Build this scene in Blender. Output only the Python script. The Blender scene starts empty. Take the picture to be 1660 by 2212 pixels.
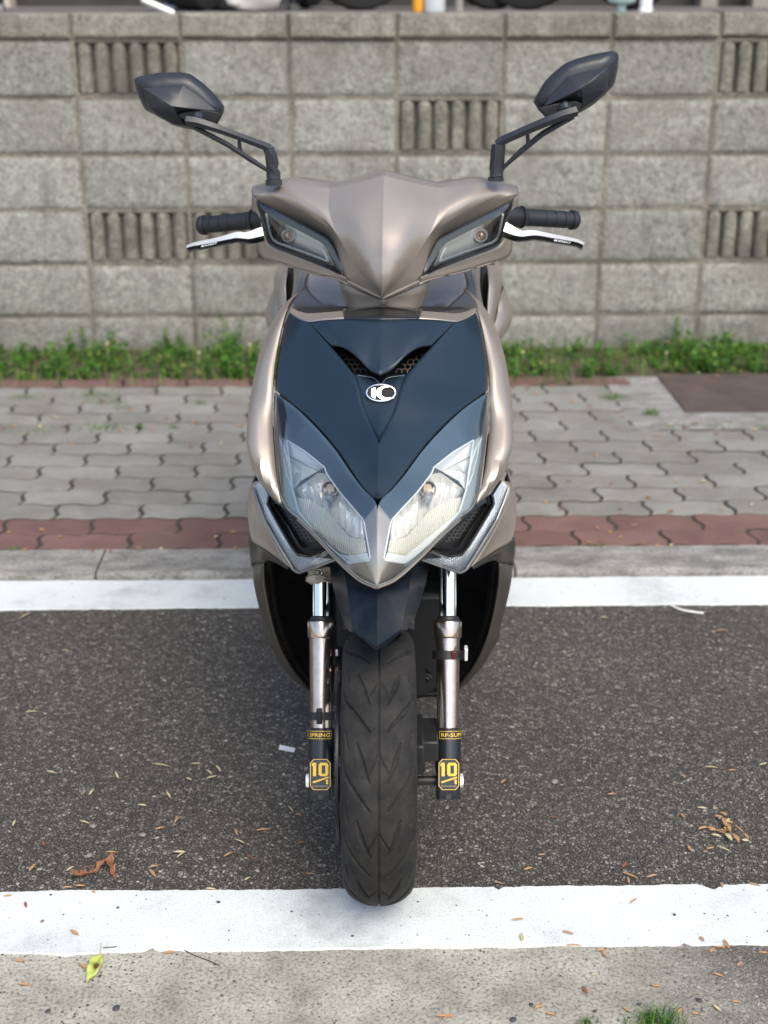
import bpy, bmesh, math, random
import numpy as np
from mathutils import Vector, Matrix
from mathutils.bvhtree import BVHTree

random.seed(7); np.random.seed(7)
S = bpy.context.scene
COL = S.collection

# ------------------------------------------------------------------ camera, sky, sun, exposure
H = 1.303                      # camera height above the road
PITCH = math.radians(20.716)   # looking down
cam_data = bpy.data.cameras.new('camera')
cam = bpy.data.objects.new('camera', cam_data); COL.objects.link(cam)
cam.location = (0, 0, H); cam.rotation_euler = (math.radians(90) - PITCH, 0, 0)
cam_data.sensor_fit = 'VERTICAL'; cam_data.sensor_height = 36; cam_data.sensor_width = 27
cam_data.lens = 48; cam_data.clip_start = 0.05; cam_data.clip_end = 500
cam_data.dof.use_dof = True; cam_data.dof.focus_distance = 1.98; cam_data.dof.aperture_fstop = 4.4
S.camera = cam

W = bpy.data.worlds.new('World'); S.world = W; W.use_nodes = True
nt = W.node_tree; nt.nodes.clear()
sky = nt.nodes.new('ShaderNodeTexSky'); sky.sky_type = 'NISHITA'; sky.sun_disc = False
SUN_EL, SUN_AZ = math.radians(52), math.radians(158)      # azimuth measured clockwise from +Y
sky.sun_elevation = SUN_EL; sky.sun_rotation = SUN_AZ
sky.air_density = 1.0; sky.dust_density = 2.4; sky.ozone_density = 1.0
bg = nt.nodes.new('ShaderNodeBackground'); bg.inputs['Strength'].default_value = 0.15
out = nt.nodes.new('ShaderNodeOutputWorld')
nt.links.new(sky.outputs[0], bg.inputs[0]); nt.links.new(bg.outputs[0], out.inputs[0])

sd = bpy.data.lights.new('sun', 'SUN'); sd.energy = 1.5; sd.angle = math.radians(42); sd.color = (1.0, 0.935, 0.78)
sun = bpy.data.objects.new('sun', sd); COL.objects.link(sun)
tosun = Vector((math.sin(SUN_AZ) * math.cos(SUN_EL), math.cos(SUN_AZ) * math.cos(SUN_EL), math.sin(SUN_EL)))
sun.rotation_euler = tosun.to_track_quat('Z', 'Y').to_euler(); sun.location = (0, -3, 6)

S.view_settings.view_transform = 'Standard'; S.view_settings.look = 'None'
S.view_settings.exposure = 0.82; S.view_settings.gamma = 1.0; S.view_settings.use_curve_mapping = False

# ------------------------------------------------------------------ geometry helpers
F = 2949.4; CX = 830.0; CY = 1106.0
_c, _s = math.cos(PITCH), math.sin(PITCH)
def ray(x, y):
    u = (x - CX) / F; v = (y - CY) / F
    return Vector((u, _c - v * _s, -_s - v * _c))
def P(x, y, Y):
    d = ray(x, y); return Vector((0, 0, H)) + d * (Y / d.y)
def PZ(x, y, z=0.0):
    d = ray(x, y); return Vector((0, 0, H)) + d * ((z - H) / d.z)
def A(x, y, Y): return P(374.3 + x * .5637, 355.6 + y * .5637, Y)      # handlebar cover
def B(x, y, Y): return P(524.0 + x * .3607, 636.3 + y * .3607, Y)      # apron
def C(x, y, Y): return P(524.0 + x * .3607, 1197.7 + y * .3607, Y)     # wheel and fork
def T(x, y, Y): return P(524.0 + x * .1438, 1010.6 + y * .1438, Y)     # turn signal
def E_(x, y, Y): return P(552.1 + x * .3382, 552.1 + y * .3382, Y)     # seat area
def ML(x, y, Y): return P(262 + x * .2368, 131 + y * .2368, Y)
def MR(x, y, Y): return P(1029.3 + x * .2255, 84.2 + y * .2255, Y)
def LL(x, y, Y): return P(393 + x * .124, 439.8 + y * .124, Y)
def LR(x, y, Y): return P(1085.5 + x * .124, 439.8 + y * .124, Y)
def XC(Y): return -.0094 + (Y - 1.7) * .0188
def mir(p): return Vector((2 * XC(p.y) - p.x, p.y, p.z))
def cen(p): return Vector((XC(p.y), p.y, p.z))
def pxm(px, p):                                                        # picture pixels to metres at a point
    d = p.y * _c - (p.z - H) * _s; return px * d / F

YAW = .0179
RY = Matrix.Rotation(YAW, 4, 'Z')

MATS = {}
def newmat(name):
    m = bpy.data.materials.new(name); m.use_nodes = True; MATS[name] = m
    return m, m.node_tree, m.node_tree.nodes['Principled BSDF']
def simple(name, base, rough=.5, metal=0, coat=0, coat_r=.1, spec=.5, bump=0, bscale=400, rvar=0, cvar=0, cscale=30, cdark=(0, 0, 0)):
    m, t, b = newmat(name)
    b.inputs['Base Color'].default_value = (*base, 1); b.inputs['Roughness'].default_value = rough
    b.inputs['Metallic'].default_value = metal; b.inputs['Coat Weight'].default_value = coat
    b.inputs['Coat Roughness'].default_value = coat_r; b.inputs['Specular IOR Level'].default_value = spec
    tc = t.nodes.new('ShaderNodeTexCoord')
    if cvar:
        n = t.nodes.new('ShaderNodeTexNoise'); n.inputs['Scale'].default_value = cscale; n.inputs['Detail'].default_value = 8
        n.inputs['Roughness'].default_value = .65
        t.links.new(tc.outputs['Object'], n.inputs['Vector'])
        r = t.nodes.new('ShaderNodeValToRGB'); r.color_ramp.elements[0].position = .4; r.color_ramp.elements[1].position = .68
        r.color_ramp.elements[0].color = (*base, 1); r.color_ramp.elements[1].color = (*cdark, 1)
        mx = t.nodes.new('ShaderNodeMix'); mx.data_type = 'RGBA'; mx.inputs[0].default_value = cvar
        mx.inputs[6].default_value = (*base, 1); t.links.new(n.outputs[0], r.inputs[0]); t.links.new(r.outputs[0], mx.inputs[7])
        t.links.new(mx.outputs[2], b.inputs['Base Color'])
    if rvar:
        n2 = t.nodes.new('ShaderNodeTexNoise'); n2.inputs['Scale'].default_value = 25; n2.inputs['Detail'].default_value = 6
        t.links.new(tc.outputs['Object'], n2.inputs['Vector'])
        mr = t.nodes.new('ShaderNodeMapRange'); mr.inputs[3].default_value = max(.02, rough - rvar); mr.inputs[4].default_value = rough + rvar
        t.links.new(n2.outputs[0], mr.inputs[0]); t.links.new(mr.outputs[0], b.inputs['Roughness'])
    if bump:
        n3 = t.nodes.new('ShaderNodeTexNoise'); n3.inputs['Scale'].default_value = bscale; n3.inputs['Detail'].default_value = 3
        t.links.new(tc.outputs['Object'], n3.inputs['Vector'])
        bp = t.nodes.new('ShaderNodeBump'); bp.inputs['Strength'].default_value = bump; bp.inputs['Distance'].default_value = .001
        t.links.new(n3.outputs[0], bp.inputs['Height']); t.links.new(bp.outputs[0], b.inputs['Normal'])
    return m

titan = simple('titanium_paint', (.43, .37, .312), .43, .66, .15, .35, bump=.07, bscale=1500, rvar=.06, cvar=.12, cscale=18, cdark=(.36, .31, .26))
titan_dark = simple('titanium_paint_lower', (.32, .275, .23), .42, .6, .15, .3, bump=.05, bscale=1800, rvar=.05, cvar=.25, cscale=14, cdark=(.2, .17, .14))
legsh = simple('leg_shield_shaded_brown', (.085, .075, .062), .4, .4, .1, .3, bump=.05, bscale=1800, rvar=.05, cvar=.3, cscale=14, cdark=(.05, .045, .04))  # brown darkened: shade of the down-facing shield is put into the colour
navy = simple('satin_blue_black', (.012, .025, .041), .34, .3, .3, .24, bump=.03, bscale=1500, rvar=.05)
navy2 = simple('gloss_blue_black', (.003, .007, .013), .34, .0, .0, .25, spec=.22, rvar=.1, cvar=.35, cscale=40, cdark=(.03, .035, .04))
blackp = simple('black_plastic', (.014, .014, .015), .48, bump=.15, bscale=900)
blackg = simple('gloss_black_plastic', (.008, .008, .009), .2, coat=.2, rvar=.1, cvar=.3, cscale=22, cdark=(.035, .03, .025))
rubber = simple('grip_rubber', (.016, .018, .021), .5, bump=.2, bscale=700)
mirrorp = simple('mirror_plastic', (.028, .031, .037), .36, .15, bump=.1, bscale=1200, rvar=.06)
chrome = simple('chrome', (.85, .86, .88), .07, 1)
silver = simple('polished_aluminium', (.95, .95, .94), .3, .5)
bronze = simple('bronze_anodised', (.64, .54, .47), .24, 1, rvar=.06, cvar=.3, cscale=60, cdark=(.3, .22, .17))
refl = simple('reflector_silver', (.93, .93, .90), .25, .45)
refl_w = simple('reflector_pale', (.90, .94, .96), .3, .1)
smoke = simple('smoked_housing', (.085, .135, .175), .3, .35, coat=.3)
greyseat = simple('seat_vinyl', (.17, .165, .165), .42, .15, bump=.3, bscale=800, cvar=.2, cscale=8, cdark=(.2, .19, .18))
gold = simple('gold_print', (.78, .50, .06), .4, .2, cvar=.35, cscale=300, cdark=(.45, .27, .03))
redr = simple('red_reflector', (.09, .018, .010), .35)
foam = simple('torn_foam_sleeve', (.52, .46, .37), .9, bump=.6, bscale=250, cvar=.4, cscale=90, cdark=(.3, .25, .18))

def glassmat(name, tint, frac):
    m, t, b = newmat(name)
    t.nodes.remove(b)
    o = t.nodes['Material Output']
    tr = t.nodes.new('ShaderNodeBsdfTransparent'); tr.inputs[0].default_value = (*tint, 1)
    gl = t.nodes.new('ShaderNodeBsdfGlossy'); gl.inputs['Roughness'].default_value = .06
    fr = t.nodes.new('ShaderNodeFresnel'); fr.inputs[0].default_value = 1.5
    ad = t.nodes.new('ShaderNodeMath'); ad.operation = 'ADD'; ad.inputs[1].default_value = frac
    mx = t.nodes.new('ShaderNodeMixShader')
    t.links.new(fr.outputs[0], ad.inputs[0]); t.links.new(ad.outputs[0], mx.inputs[0])
    t.links.new(tr.outputs[0], mx.inputs[1]); t.links.new(gl.outputs[0], mx.inputs[2]); t.links.new(mx.outputs[0], o.inputs[0])
    return m
clearlens = glassmat('clear_lens', (.98, .99, .985), .08)

# signal reflector: silver with a fine prism pattern
sigm, t, b = newmat('prism_reflector')
b.inputs['Metallic'].default_value = .45; b.inputs['Roughness'].default_value = .2; b.inputs['Base Color'].default_value = (.86, .90, .96, 1)
tc = t.nodes.new('ShaderNodeTexCoord'); vo = t.nodes.new('ShaderNodeTexVoronoi'); vo.inputs['Scale'].default_value = 330; vo.inputs['Randomness'].default_value = .25
bp = t.nodes.new('ShaderNodeBump'); bp.inputs['Strength'].default_value = 1; bp.inputs['Distance'].default_value = .0025
t.links.new(tc.outputs['Object'], vo.inputs[0]); t.links.new(vo.outputs[0], bp.inputs['Height']); t.links.new(bp.outputs[0], b.inputs['Normal'])

# tyre rubber: dusty worn
tyrem, t, b = newmat('tyre_rubber')
tc = t.nodes.new('ShaderNodeTexCoord'); n = t.nodes.new('ShaderNodeTexNoise'); n.inputs['Scale'].default_value = 28; n.inputs['Detail'].default_value = 9; n.inputs['Roughness'].default_value = .7
r = t.nodes.new('ShaderNodeValToRGB'); r.color_ramp.elements[0].position = .35; r.color_ramp.elements[0].color = (.011, .011, .0112, 1)
r.color_ramp.elements[1].position = .72; r.color_ramp.elements[1].color = (.038, .035, .032, 1)
n2 = t.nodes.new('ShaderNodeTexVoronoi'); n2.inputs['Scale'].default_value = 260
r2 = t.nodes.new('ShaderNodeValToRGB'); r2.color_ramp.elements[0].position = .02; r2.color_ramp.elements[0].color = (1, 1, 1, 1); r2.color_ramp.elements[1].position = .09; r2.color_ramp.elements[1].color = (0, 0, 0, 1)
n3 = t.nodes.new('ShaderNodeTexNoise'); n3.inputs['Scale'].default_value = 40
r3 = t.nodes.new('ShaderNodeMath'); r3.operation = 'GREATER_THAN'; r3.inputs[1].default_value = .56
mu = t.nodes.new('ShaderNodeMath'); mu.operation = 'MULTIPLY'
mx = t.nodes.new('ShaderNodeMix'); mx.data_type = 'RGBA'; mx.inputs[7].default_value = (.28, .26, .24, 1)
for q in (n, n2, n3): t.links.new(tc.outputs['Object'], q.inputs['Vector'])
t.links.new(n.outputs[0], r.inputs[0]); t.links.new(n2.outputs[0], r2.inputs[0]); t.links.new(n3.outputs[0], r3.inputs[0])
t.links.new(r2.outputs[0], mu.inputs[0]); t.links.new(r3.outputs[0], mu.inputs[1]); t.links.new(mu.outputs[0], mx.inputs[0])
t.links.new(r.outputs[0], mx.inputs[6]); t.links.new(mx.outputs[2], b.inputs['Base Color']); b.inputs['Roughness'].default_value = .82; b.inputs['Specular IOR Level'].default_value = .32
bp = t.nodes.new('ShaderNodeBump'); bp.inputs['Strength'].default_value = .35; bp.inputs['Distance'].default_value = .001
n4 = t.nodes.new('ShaderNodeTexNoise'); n4.inputs['Scale'].default_value = 500; t.links.new(tc.outputs['Object'], n4.inputs['Vector'])
t.links.new(n4.outputs[0], bp.inputs['Height']); t.links.new(bp.outputs[0], b.inputs['Normal'])

def tag(o, label=None, cat=None, group=None, kind=None):
    if label: o['label'] = label
    if cat: o['category'] = cat
    if group: o['group'] = group
    if kind: o['kind'] = kind
    return o
def empty(name, loc, label=None, cat=None, group=None, rz=0):
    o = bpy.data.objects.new(name, None); COL.objects.link(o); o.location = loc; o.rotation_euler = (0, 0, rz)
    o.empty_display_size = .1
    return tag(o, label, cat, group)
def link(name, me, mat, parent=None, loc=None, rz=0):
    if mat is not None and not me.materials: me.materials.append(mat)
    o = bpy.data.objects.new(name, me); COL.objects.link(o)
    if parent is not None: o.parent = parent
    if loc is not None: o.location = loc
    if rz: o.rotation_euler = (0, 0, rz)
    return o

ROOTLOC = Vector((XC(1.81), 1.81, 0))
class MB:
    """collects faces, world coordinates"""
    def __init__(s): s.v = []; s.f = []
    def add(s, vs, fs):
        o = len(s.v); s.v += [Vector(v) for v in vs]; s.f += [tuple(i + o for i in f) for f in fs]; return s
    def grid(s, g):
        n, m = len(g), len(g[0]); vs = [p for r in g for p in r]
        return s.add(vs, [(i * m + j, i * m + j + 1, (i + 1) * m + j + 1, (i + 1) * m + j) for i in range(n - 1) for j in range(m - 1)])
    def mirror(s):
        v = [mir(p) for p in s.v]; f = [tuple(reversed(q)) for q in s.f]; s.add(v, [tuple(q) for q in f]); return s
    def mirrored(s):
        m = MB(); m.v = [mir(p) for p in s.v]; m.f = [tuple(reversed(q)) for q in s.f]; return m
    def box(s, x0, x1, y0, y1, z0, z1, M=None):
        vs = [Vector((x, y, z)) for x in (x0, x1) for y in (y0, y1) for z in (z0, z1)]
        if M is not None: vs = [M @ v for v in vs]
        return s.add(vs, [(0, 1, 3, 2), (4, 6, 7, 5), (0, 4, 5, 1), (2, 3, 7, 6), (0, 2, 6, 4), (1, 5, 7, 3)])
    def lathe(s, p0, p1, prof, seg=32, cap=True):
        """prof: list of (t along axis 0..1, radius)"""
        ax = (p1 - p0); L = ax.length; ax = ax.normalized()
        u = ax.cross(Vector((0, 0, 1)));
        if u.length < .05: u = ax.cross(Vector((0, 1, 0)))
        u.normalize(); w = ax.cross(u)
        vs = []; fs = []
        for tt, r in prof:
            c = p0 + (p1 - p0) * tt
            for k in range(seg):
                a = 2 * math.pi * k / seg; vs.append(c + (u * math.cos(a) + w * math.sin(a)) * r)
        n = len(prof)
        for i in range(n - 1):
            for k in range(seg):
                k2 = (k + 1) % seg; fs.append((i * seg + k, i * seg + k2, (i + 1) * seg + k2, (i + 1) * seg + k))
        if cap: fs.append(tuple(reversed(range(seg)))); fs.append(tuple(range((n - 1) * seg, n * seg)))
        return s.add(vs, fs)
    def tube(s, p0, p1, r0, r1=None, seg=24): return s.lathe(Vector(p0), Vector(p1), [(0, r0), (1, r1 if r1 is not None else r0)], seg)
    def path(s, pts, rads, seg=10, flat=1.0, updir=Vector((0, 0, 1))):
        vs = []; fs = []; n = len(pts)
        for i, p in enumerate(pts):
            d = (pts[min(i + 1, n - 1)] - pts[max(i - 1, 0)]).normalized()
            u = d.cross(updir)
            if u.length < .1: u = d.cross(Vector((0, 1, 0)))
            u.normalize(); w = u.cross(d)
            for k in range(seg):
                a = 2 * math.pi * k / seg; vs.append(p + (u * math.cos(a) * flat + w * math.sin(a)) * rads[i])
        for i in range(n - 1):
            for k in range(seg):
                k2 = (k + 1) % seg; fs.append((i * seg + k, i * seg + k2, (i + 1) * seg + k2, (i + 1) * seg + k))
        fs.append(tuple(reversed(range(seg)))); fs.append(tuple(range((n - 1) * seg, n * seg)))
        return s.add(vs, fs)
    def prism(s, pts, dv):
        """extrude polygon pts by vector dv"""
        n = len(pts); dv = Vector(dv)
        vs = list(pts) + [p + dv for p in pts]
        fs = [tuple(range(n)), tuple(reversed(range(n, 2 * n)))] + [(i, i + n, (i + 1) % n + n, (i + 1) % n) for i in range(n)]
        return s.add(vs, fs)
    def mesh(s, name, origin=Vector((0, 0, 0)), smooth=True, angle=35, merge=1e-5, face_cam=False, closed=False):
        bm = bmesh.new(); vv = [bm.verts.new(p - origin) for p in s.v]
        for f in s.f:
            if len(set(f)) >= 3:
                try: bm.faces.new([vv[i] for i in f])
                except ValueError: pass
        if merge: bmesh.ops.remove_doubles(bm, verts=bm.verts, dist=merge)
        if face_cam or closed:
            bmesh.ops.recalc_face_normals(bm, faces=bm.faces)
        if face_cam:
            co = Vector((0, 0, H)) - origin; sm = 0
            for f in bm.faces: sm += f.calc_area() * f.normal.dot((co - f.calc_center_median()).normalized())
            if sm < 0: bmesh.ops.reverse_faces(bm, faces=bm.faces)
        me = bpy.data.meshes.new(name); bm.to_mesh(me); bm.free()
        if smooth:
            me.shade_smooth(); me.set_sharp_from_angle(angle=math.radians(angle))
        return me

def cr(pts, n, lin=False):
    pts = [Vector(p) for p in pts]
    d = [0]
    for a, b_ in zip(pts, pts[1:]): d.append(d[-1] + max((b_ - a).length, 1e-9))
    outp = []
    for k in range(n):
        s_ = d[-1] * k / (n - 1); i = 0
        while i < len(pts) - 2 and s_ > d[i + 1]: i += 1
        u = (s_ - d[i]) / (d[i + 1] - d[i]); p1, p2 = pts[i], pts[i + 1]
        if lin or len(pts) == 2: outp.append(p1.lerp(p2, u)); continue
        p0 = pts[i - 1] if i > 0 else p1 * 2 - p2; p3 = pts[i + 2] if i + 2 < len(pts) else p2 * 2 - p1
        d0 = max((p1 - p0).length, 1e-6); d1 = (p2 - p1).length; d2 = max((p3 - p2).length, 1e-6)
        m1 = ((p1 - p0) / d0 * d1 + (p2 - p1) * d0 / d1 * 1.0) * (d1 / (d0 + d1)) if False else ((p2 - p0) / (d0 + d1)) * d1
        m2 = ((p3 - p1) / (d1 + d2)) * d1
        u2, u3 = u * u, u * u * u
        outp.append(p1 * (2 * u3 - 3 * u2 + 1) + m1 * (u3 - 2 * u2 + u) + p2 * (-2 * u3 + 3 * u2) + m2 * (u3 - u2))
    return outp
def loft(curves, n=24, m=12, lin=False, bulge=0.0):
    """grid through curves (each list of points); bulge pushes towards the camera in the middle"""
    cs = [cr(c, n, lin) for c in curves]
    g = []
    for i in range(n):
        row = cr([c[i] for c in cs], m) if len(cs) > 2 else [cs[0][i].lerp(cs[1][i], k / (m - 1)) for k in range(m)]
        if bulge:
            row = [p - Vector((0, bulge * math.sin(math.pi * k / (m - 1)) * min(1, 4 * min(i, n - 1 - i) / (n - 1) + .0), 0)) for k, p in enumerate(row)]
        g.append(row)
    return g
def coons(top, bot, left, right, n=16, m=24, bulge=0):
    t_, b_ = cr(top, m), cr(bot, m); l_, r_ = cr(left, n), cr(right, n)
    g = []
    for i in range(n):
        v = i / (n - 1); row = []
        for j in range(m):
            u = j / (m - 1)
            p = t_[j] * (1 - v) + b_[j] * v + l_[i] * (1 - u) + r_[i] * u - (t_[0] * (1 - u) * (1 - v) + t_[-1] * u * (1 - v) + b_[0] * (1 - u) * v + b_[-1] * u * v)
            if bulge: p = p - Vector((0, bulge * 16 * u * (1 - u) * v * (1 - v), 0))
            row.append(p)
        g.append(row)
    return g

def part(name, mb, mat, parent, thick=0, smooth=True, angle=35, face_cam=False, closed=True, bevel=0, label=None, merge=1e-5):
    me = mb.mesh(name, ROOTLOC, smooth, angle, merge=merge, face_cam=face_cam, closed=closed)
    o = link(name, me, mat, parent)
    if thick:
        md = o.modifiers.new('solidify', 'SOLIDIFY'); md.thickness = thick; md.offset = -1
    if bevel:
        md = o.modifiers.new('bevel', 'BEVEL'); md.width = bevel; md.segments = 2; md.limit_method = 'ANGLE'; md.angle_limit = math.radians(40)
    if label: o['label'] = label
    return o
def bvh_of(mb): return BVHTree.FromPolygons([tuple(p) for p in mb.v], mb.f)
CAMV = Vector((0, 0, H))
def onto(tree, x, y, off=0.0, dflt=1.8):
    """point on a surface under picture direction (x, y in full-picture units), pushed back by off along Y"""
    d = ray(x, y).normalized(); hit = tree.ray_cast(CAMV, d)
    Y = hit[0].y if hit[0] is not None else dflt
    return P(x, y, Y + off)
def bd(x, y): return 524.0 + x * .3607, 636.3 + y * .3607
def hd(x, y): return 561.4 + x * .1692, 879.6 + y * .1692
def td(x, y): return 524.0 + x * .1438, 1010.6 + y * .1438
def ad_(x, y): return 374.3 + x * .5637, 355.6 + y * .5637

# ================================================================== SETTING
def nodes_(m):
    return m.node_tree, m.node_tree.nodes, m.node_tree.links
def N(t, typ, **kw):
    n = t.nodes.new(typ)
    for k, v in kw.items():
        if k.startswith('i_'): n.inputs[k[2:].replace('_', ' ')].default_value = v
        else: setattr(n, k, v)
    return n
def ramp(t, pts):
    r = t.nodes.new('ShaderNodeValToRGB'); e = r.color_ramp.elements
    while len(e) < len(pts): e.new(.5)
    for el, (p, c) in zip(e, pts):
        el.position = p; el.color = (*c, 1) if len(c) == 3 else c
    return r
def mixc(t, fac, a, b_, mode='MIX'):
    m = t.nodes.new('ShaderNodeMix'); m.data_type = 'RGBA'; m.blend_type = mode
    for i, v in ((0, fac), (6, a), (7, b_)):
        if isinstance(v, (int, float)): m.inputs[i].default_value = v
        elif isinstance(v, tuple): m.inputs[i].default_value = (*v, 1)
        else: t.links.new(v, m.inputs[i])
    return m.outputs[2]
def mathn(t, op, a, b_=None, clamp=False):
    m = t.nodes.new('ShaderNodeMath'); m.operation = op; m.use_clamp = clamp
    for i, v in ((0, a), (1, b_)):
        if v is None: continue
        if isinstance(v, (int, float)): m.inputs[i].default_value = v
        else: t.links.new(v, m.inputs[i])
    return m.outputs[0]
def noise(t, vec, scale, detail=4, rough=.55):
    n = N(t, 'ShaderNodeTexNoise'); n.inputs['Scale'].default_value = scale; n.inputs['Detail'].default_value = detail; n.inputs['Roughness'].default_value = rough
    t.links.new(vec, n.inputs['Vector']); return n.outputs[0]
def bumpn(t, b, height, strength, dist):
    bp = N(t, 'ShaderNodeBump'); bp.inputs['Strength'].default_value = strength; bp.inputs['Distance'].default_value = dist
    t.links.new(height, bp.inputs['Height']); t.links.new(bp.outputs[0], b.inputs['Normal'])

def stones(t, vec, scale, cols, gap):
    """aggregate pattern: returns colour, height"""
    wv = N(t, 'ShaderNodeTexNoise'); wv.inputs['Scale'].default_value = scale * .7; t.links.new(vec, wv.inputs['Vector'])
    off = N(t, 'ShaderNodeVectorMath', operation='SCALE'); t.links.new(wv.outputs['Color'], off.inputs[0]); off.inputs['Scale'].default_value = .55 / scale
    ad = N(t, 'ShaderNodeVectorMath', operation='ADD'); t.links.new(vec, ad.inputs[0]); t.links.new(off.outputs[0], ad.inputs[1])
    v1 = N(t, 'ShaderNodeTexVoronoi'); v1.inputs['Scale'].default_value = scale; t.links.new(ad.outputs[0], v1.inputs['Vector'])
    v2 = N(t, 'ShaderNodeTexVoronoi', feature='DISTANCE_TO_EDGE'); v2.inputs['Scale'].default_value = scale; t.links.new(ad.outputs[0], v2.inputs['Vector'])
    sep = N(t, 'ShaderNodeSeparateColor'); t.links.new(v1.outputs['Color'], sep.inputs[0])
    rc = ramp(t, cols); t.links.new(sep.outputs[0], rc.inputs[0])
    edge = N(t, 'ShaderNodeMapRange'); edge.inputs[1].default_value = 0; edge.inputs[2].default_value = gap; t.links.new(v2.outputs['Distance'], edge.inputs[0])
    hgt = mathn(t, 'MULTIPLY', edge.outputs[0], mathn(t, 'ADD', sep.outputs[1], .4))
    return rc.outputs[0], edge.outputs[0], hgt

ASPH = [(0.0, (.080, .072, .062)), (.25, (.112, .102, .088)), (.55, (.158, .144, .124)), (.82, (.208, .19, .166)), (.96, (.27, .25, .22)), (1.0, (.42, .39, .34))]
def asphalt_color(t, vec):
    c1, e1, h1 = stones(t, vec, 150, ASPH, .17)
    c2, e2, h2 = stones(t, vec, 310, ASPH, .28)
    sel = mathn(t, 'GREATER_THAN', noise(t, vec, 60, 2), .54)
    col = mixc(t, sel, c1, c2)
    hgt = N(t, 'ShaderNodeMix'); hgt.data_type = 'FLOAT'
    t.links.new(sel, hgt.inputs[0]); t.links.new(h1, hgt.inputs[2]); t.links.new(h2, hgt.inputs[3])
    ed = N(t, 'ShaderNodeMix'); ed.data_type = 'FLOAT'
    t.links.new(sel, ed.inputs[0]); t.links.new(e1, ed.inputs[2]); t.links.new(e2, ed.inputs[3])
    col = mixc(t, ed.outputs[0], (.045, .040, .034), col)
    fine = ramp(t, [(.35, (.62, .62, .62)), (.5, (1, 1, 1)), (.66, (1.45, 1.42, 1.38))]); t.links.new(noise(t, vec, 520, 3, .7), fine.inputs[0])
    col = mixc(t, 1.0, col, fine.outputs[0], 'MULTIPLY')
    big = ramp(t, [(.3, (.80, .79, .78)), (.7, (1.12, 1.10, 1.08))]); t.links.new(noise(t, vec, 2.2, 5, .6), big.inputs[0])
    return mixc(t, 1.0, col, big.outputs[0], 'MULTIPLY'), hgt.outputs[0]

asph, t, b = newmat('asphalt_aggregate')
tc = N(t, 'ShaderNodeTexCoord'); V_ = tc.outputs['Object']
ac, ah = asphalt_color(t, V_)
t.links.new(ac, b.inputs['Base Color']); b.inputs['Roughness'].default_value = .78; bumpn(t, b, ah, .9, .004)

conc, t, b = newmat('worn_gutter_concrete')
tc = N(t, 'ShaderNodeTexCoord'); V_ = tc.outputs['Object']
ac, ah = asphalt_color(t, V_)
base = ramp(t, [(.30, (.15, .14, .118)), (.45, (.29, .272, .228)), (.66, (.43, .41, .352))]); t.links.new(noise(t, V_, 7, 9, .68), base.inputs[0])
gr = ramp(t, [(.36, (.34, .33, .31)), (.47, (1, 1, 1)), (.62, (1.35, 1.34, 1.3))]); t.links.new(noise(t, V_, 190, 4, .7), gr.inputs[0])
cc = mixc(t, .85, base.outputs[0], gr.outputs[0], 'MULTIPLY')
pv = N(t, 'ShaderNodeTexVoronoi'); pv.inputs['Scale'].default_value = 75; t.links.new(V_, pv.inputs['Vector'])
pit = ramp(t, [(.10, (1, 1, 1)), (.2, (0, 0, 0))]); t.links.new(pv.outputs['Distance'], pit.inputs[0])
psel = mathn(t, 'GREATER_THAN', noise(t, V_, 7, 6, .7), .49)
pf = mathn(t, 'MULTIPLY', pit.outputs[0], psel)
cc = mixc(t, pf, cc, (.045, .05, .06))
sx = N(t, 'ShaderNodeSeparateXYZ'); t.links.new(V_, sx.inputs[0])
wob = mathn(t, 'MULTIPLY', mathn(t, 'SUBTRACT', noise(t, V_, 9, 8, .75), .5), .55)
fx = N(t, 'ShaderNodeMapRange'); fx.inputs[1].default_value = .30; fx.inputs[2].default_value = .62
t.links.new(mathn(t, 'ADD', sx.outputs[0], wob), fx.inputs[0])
sp = N(t, 'ShaderNodeTexVoronoi'); sp.inputs['Scale'].default_value = 240; t.links.new(V_, sp.inputs['Vector'])
spr = ramp(t, [(.0, (1, 1, 1)), (.34, (0, 0, 0))]); t.links.new(sp.outputs['Distance'], spr.inputs[0])
spc = mathn(t, 'MULTIPLY', spr.outputs[0], mathn(t, 'GREATER_THAN', noise(t, V_, 130, 2), .5))
acl = mixc(t, .08, ac, cc)
dk = mixc(t, spc, acl, (.42, .40, .37))
t.links.new(mixc(t, fx.outputs[0], cc, dk), b.inputs['Base Color']); b.inputs['Roughness'].default_value = .82
bumpn(t, b, mathn(t, 'ADD', noise(t, V_, 190, 4, .7), mathn(t, 'MULTIPLY', ah, fx.outputs[0])), .6, .003)

paint, t, b = newmat('white_road_paint')
tc = N(t, 'ShaderNodeTexCoord'); V_ = tc.outputs['Object']
w1 = ramp(t, [(.32, (.50, .52, .51)), (.46, (.68, .712, .70)), (.65, (.745, .78, .77))]); t.links.new(noise(t, V_, 5, 9, .7), w1.inputs[0])
w2 = ramp(t, [(.36, (.50, .54, .55)), (.47, (1, 1, 1))]); t.links.new(noise(t, V_, 320, 3, .7), w2.inputs[0])
pc = mixc(t, .55, w1.outputs[0], w2.outputs[0], 'MULTIPLY')
pv = N(t, 'ShaderNodeTexVoronoi'); pv.inputs['Scale'].default_value = 60; t.links.new(V_, pv.inputs['Vector'])
sepc = N(t, 'ShaderNodeSeparateColor'); t.links.new(pv.outputs['Color'], sepc.inputs[0])
thr = mathn(t, 'MULTIPLY', mathn(t, 'POWER', sepc.outputs[0], 9), .16)
spk = mathn(t, 'LESS_THAN', pv.outputs['Distance'], thr)
pc = mixc(t, spk, pc, (.05, .06, .08))
sx = N(t, 'ShaderNodeSeparateXYZ'); t.links.new(V_, sx.inputs[0])
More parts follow.
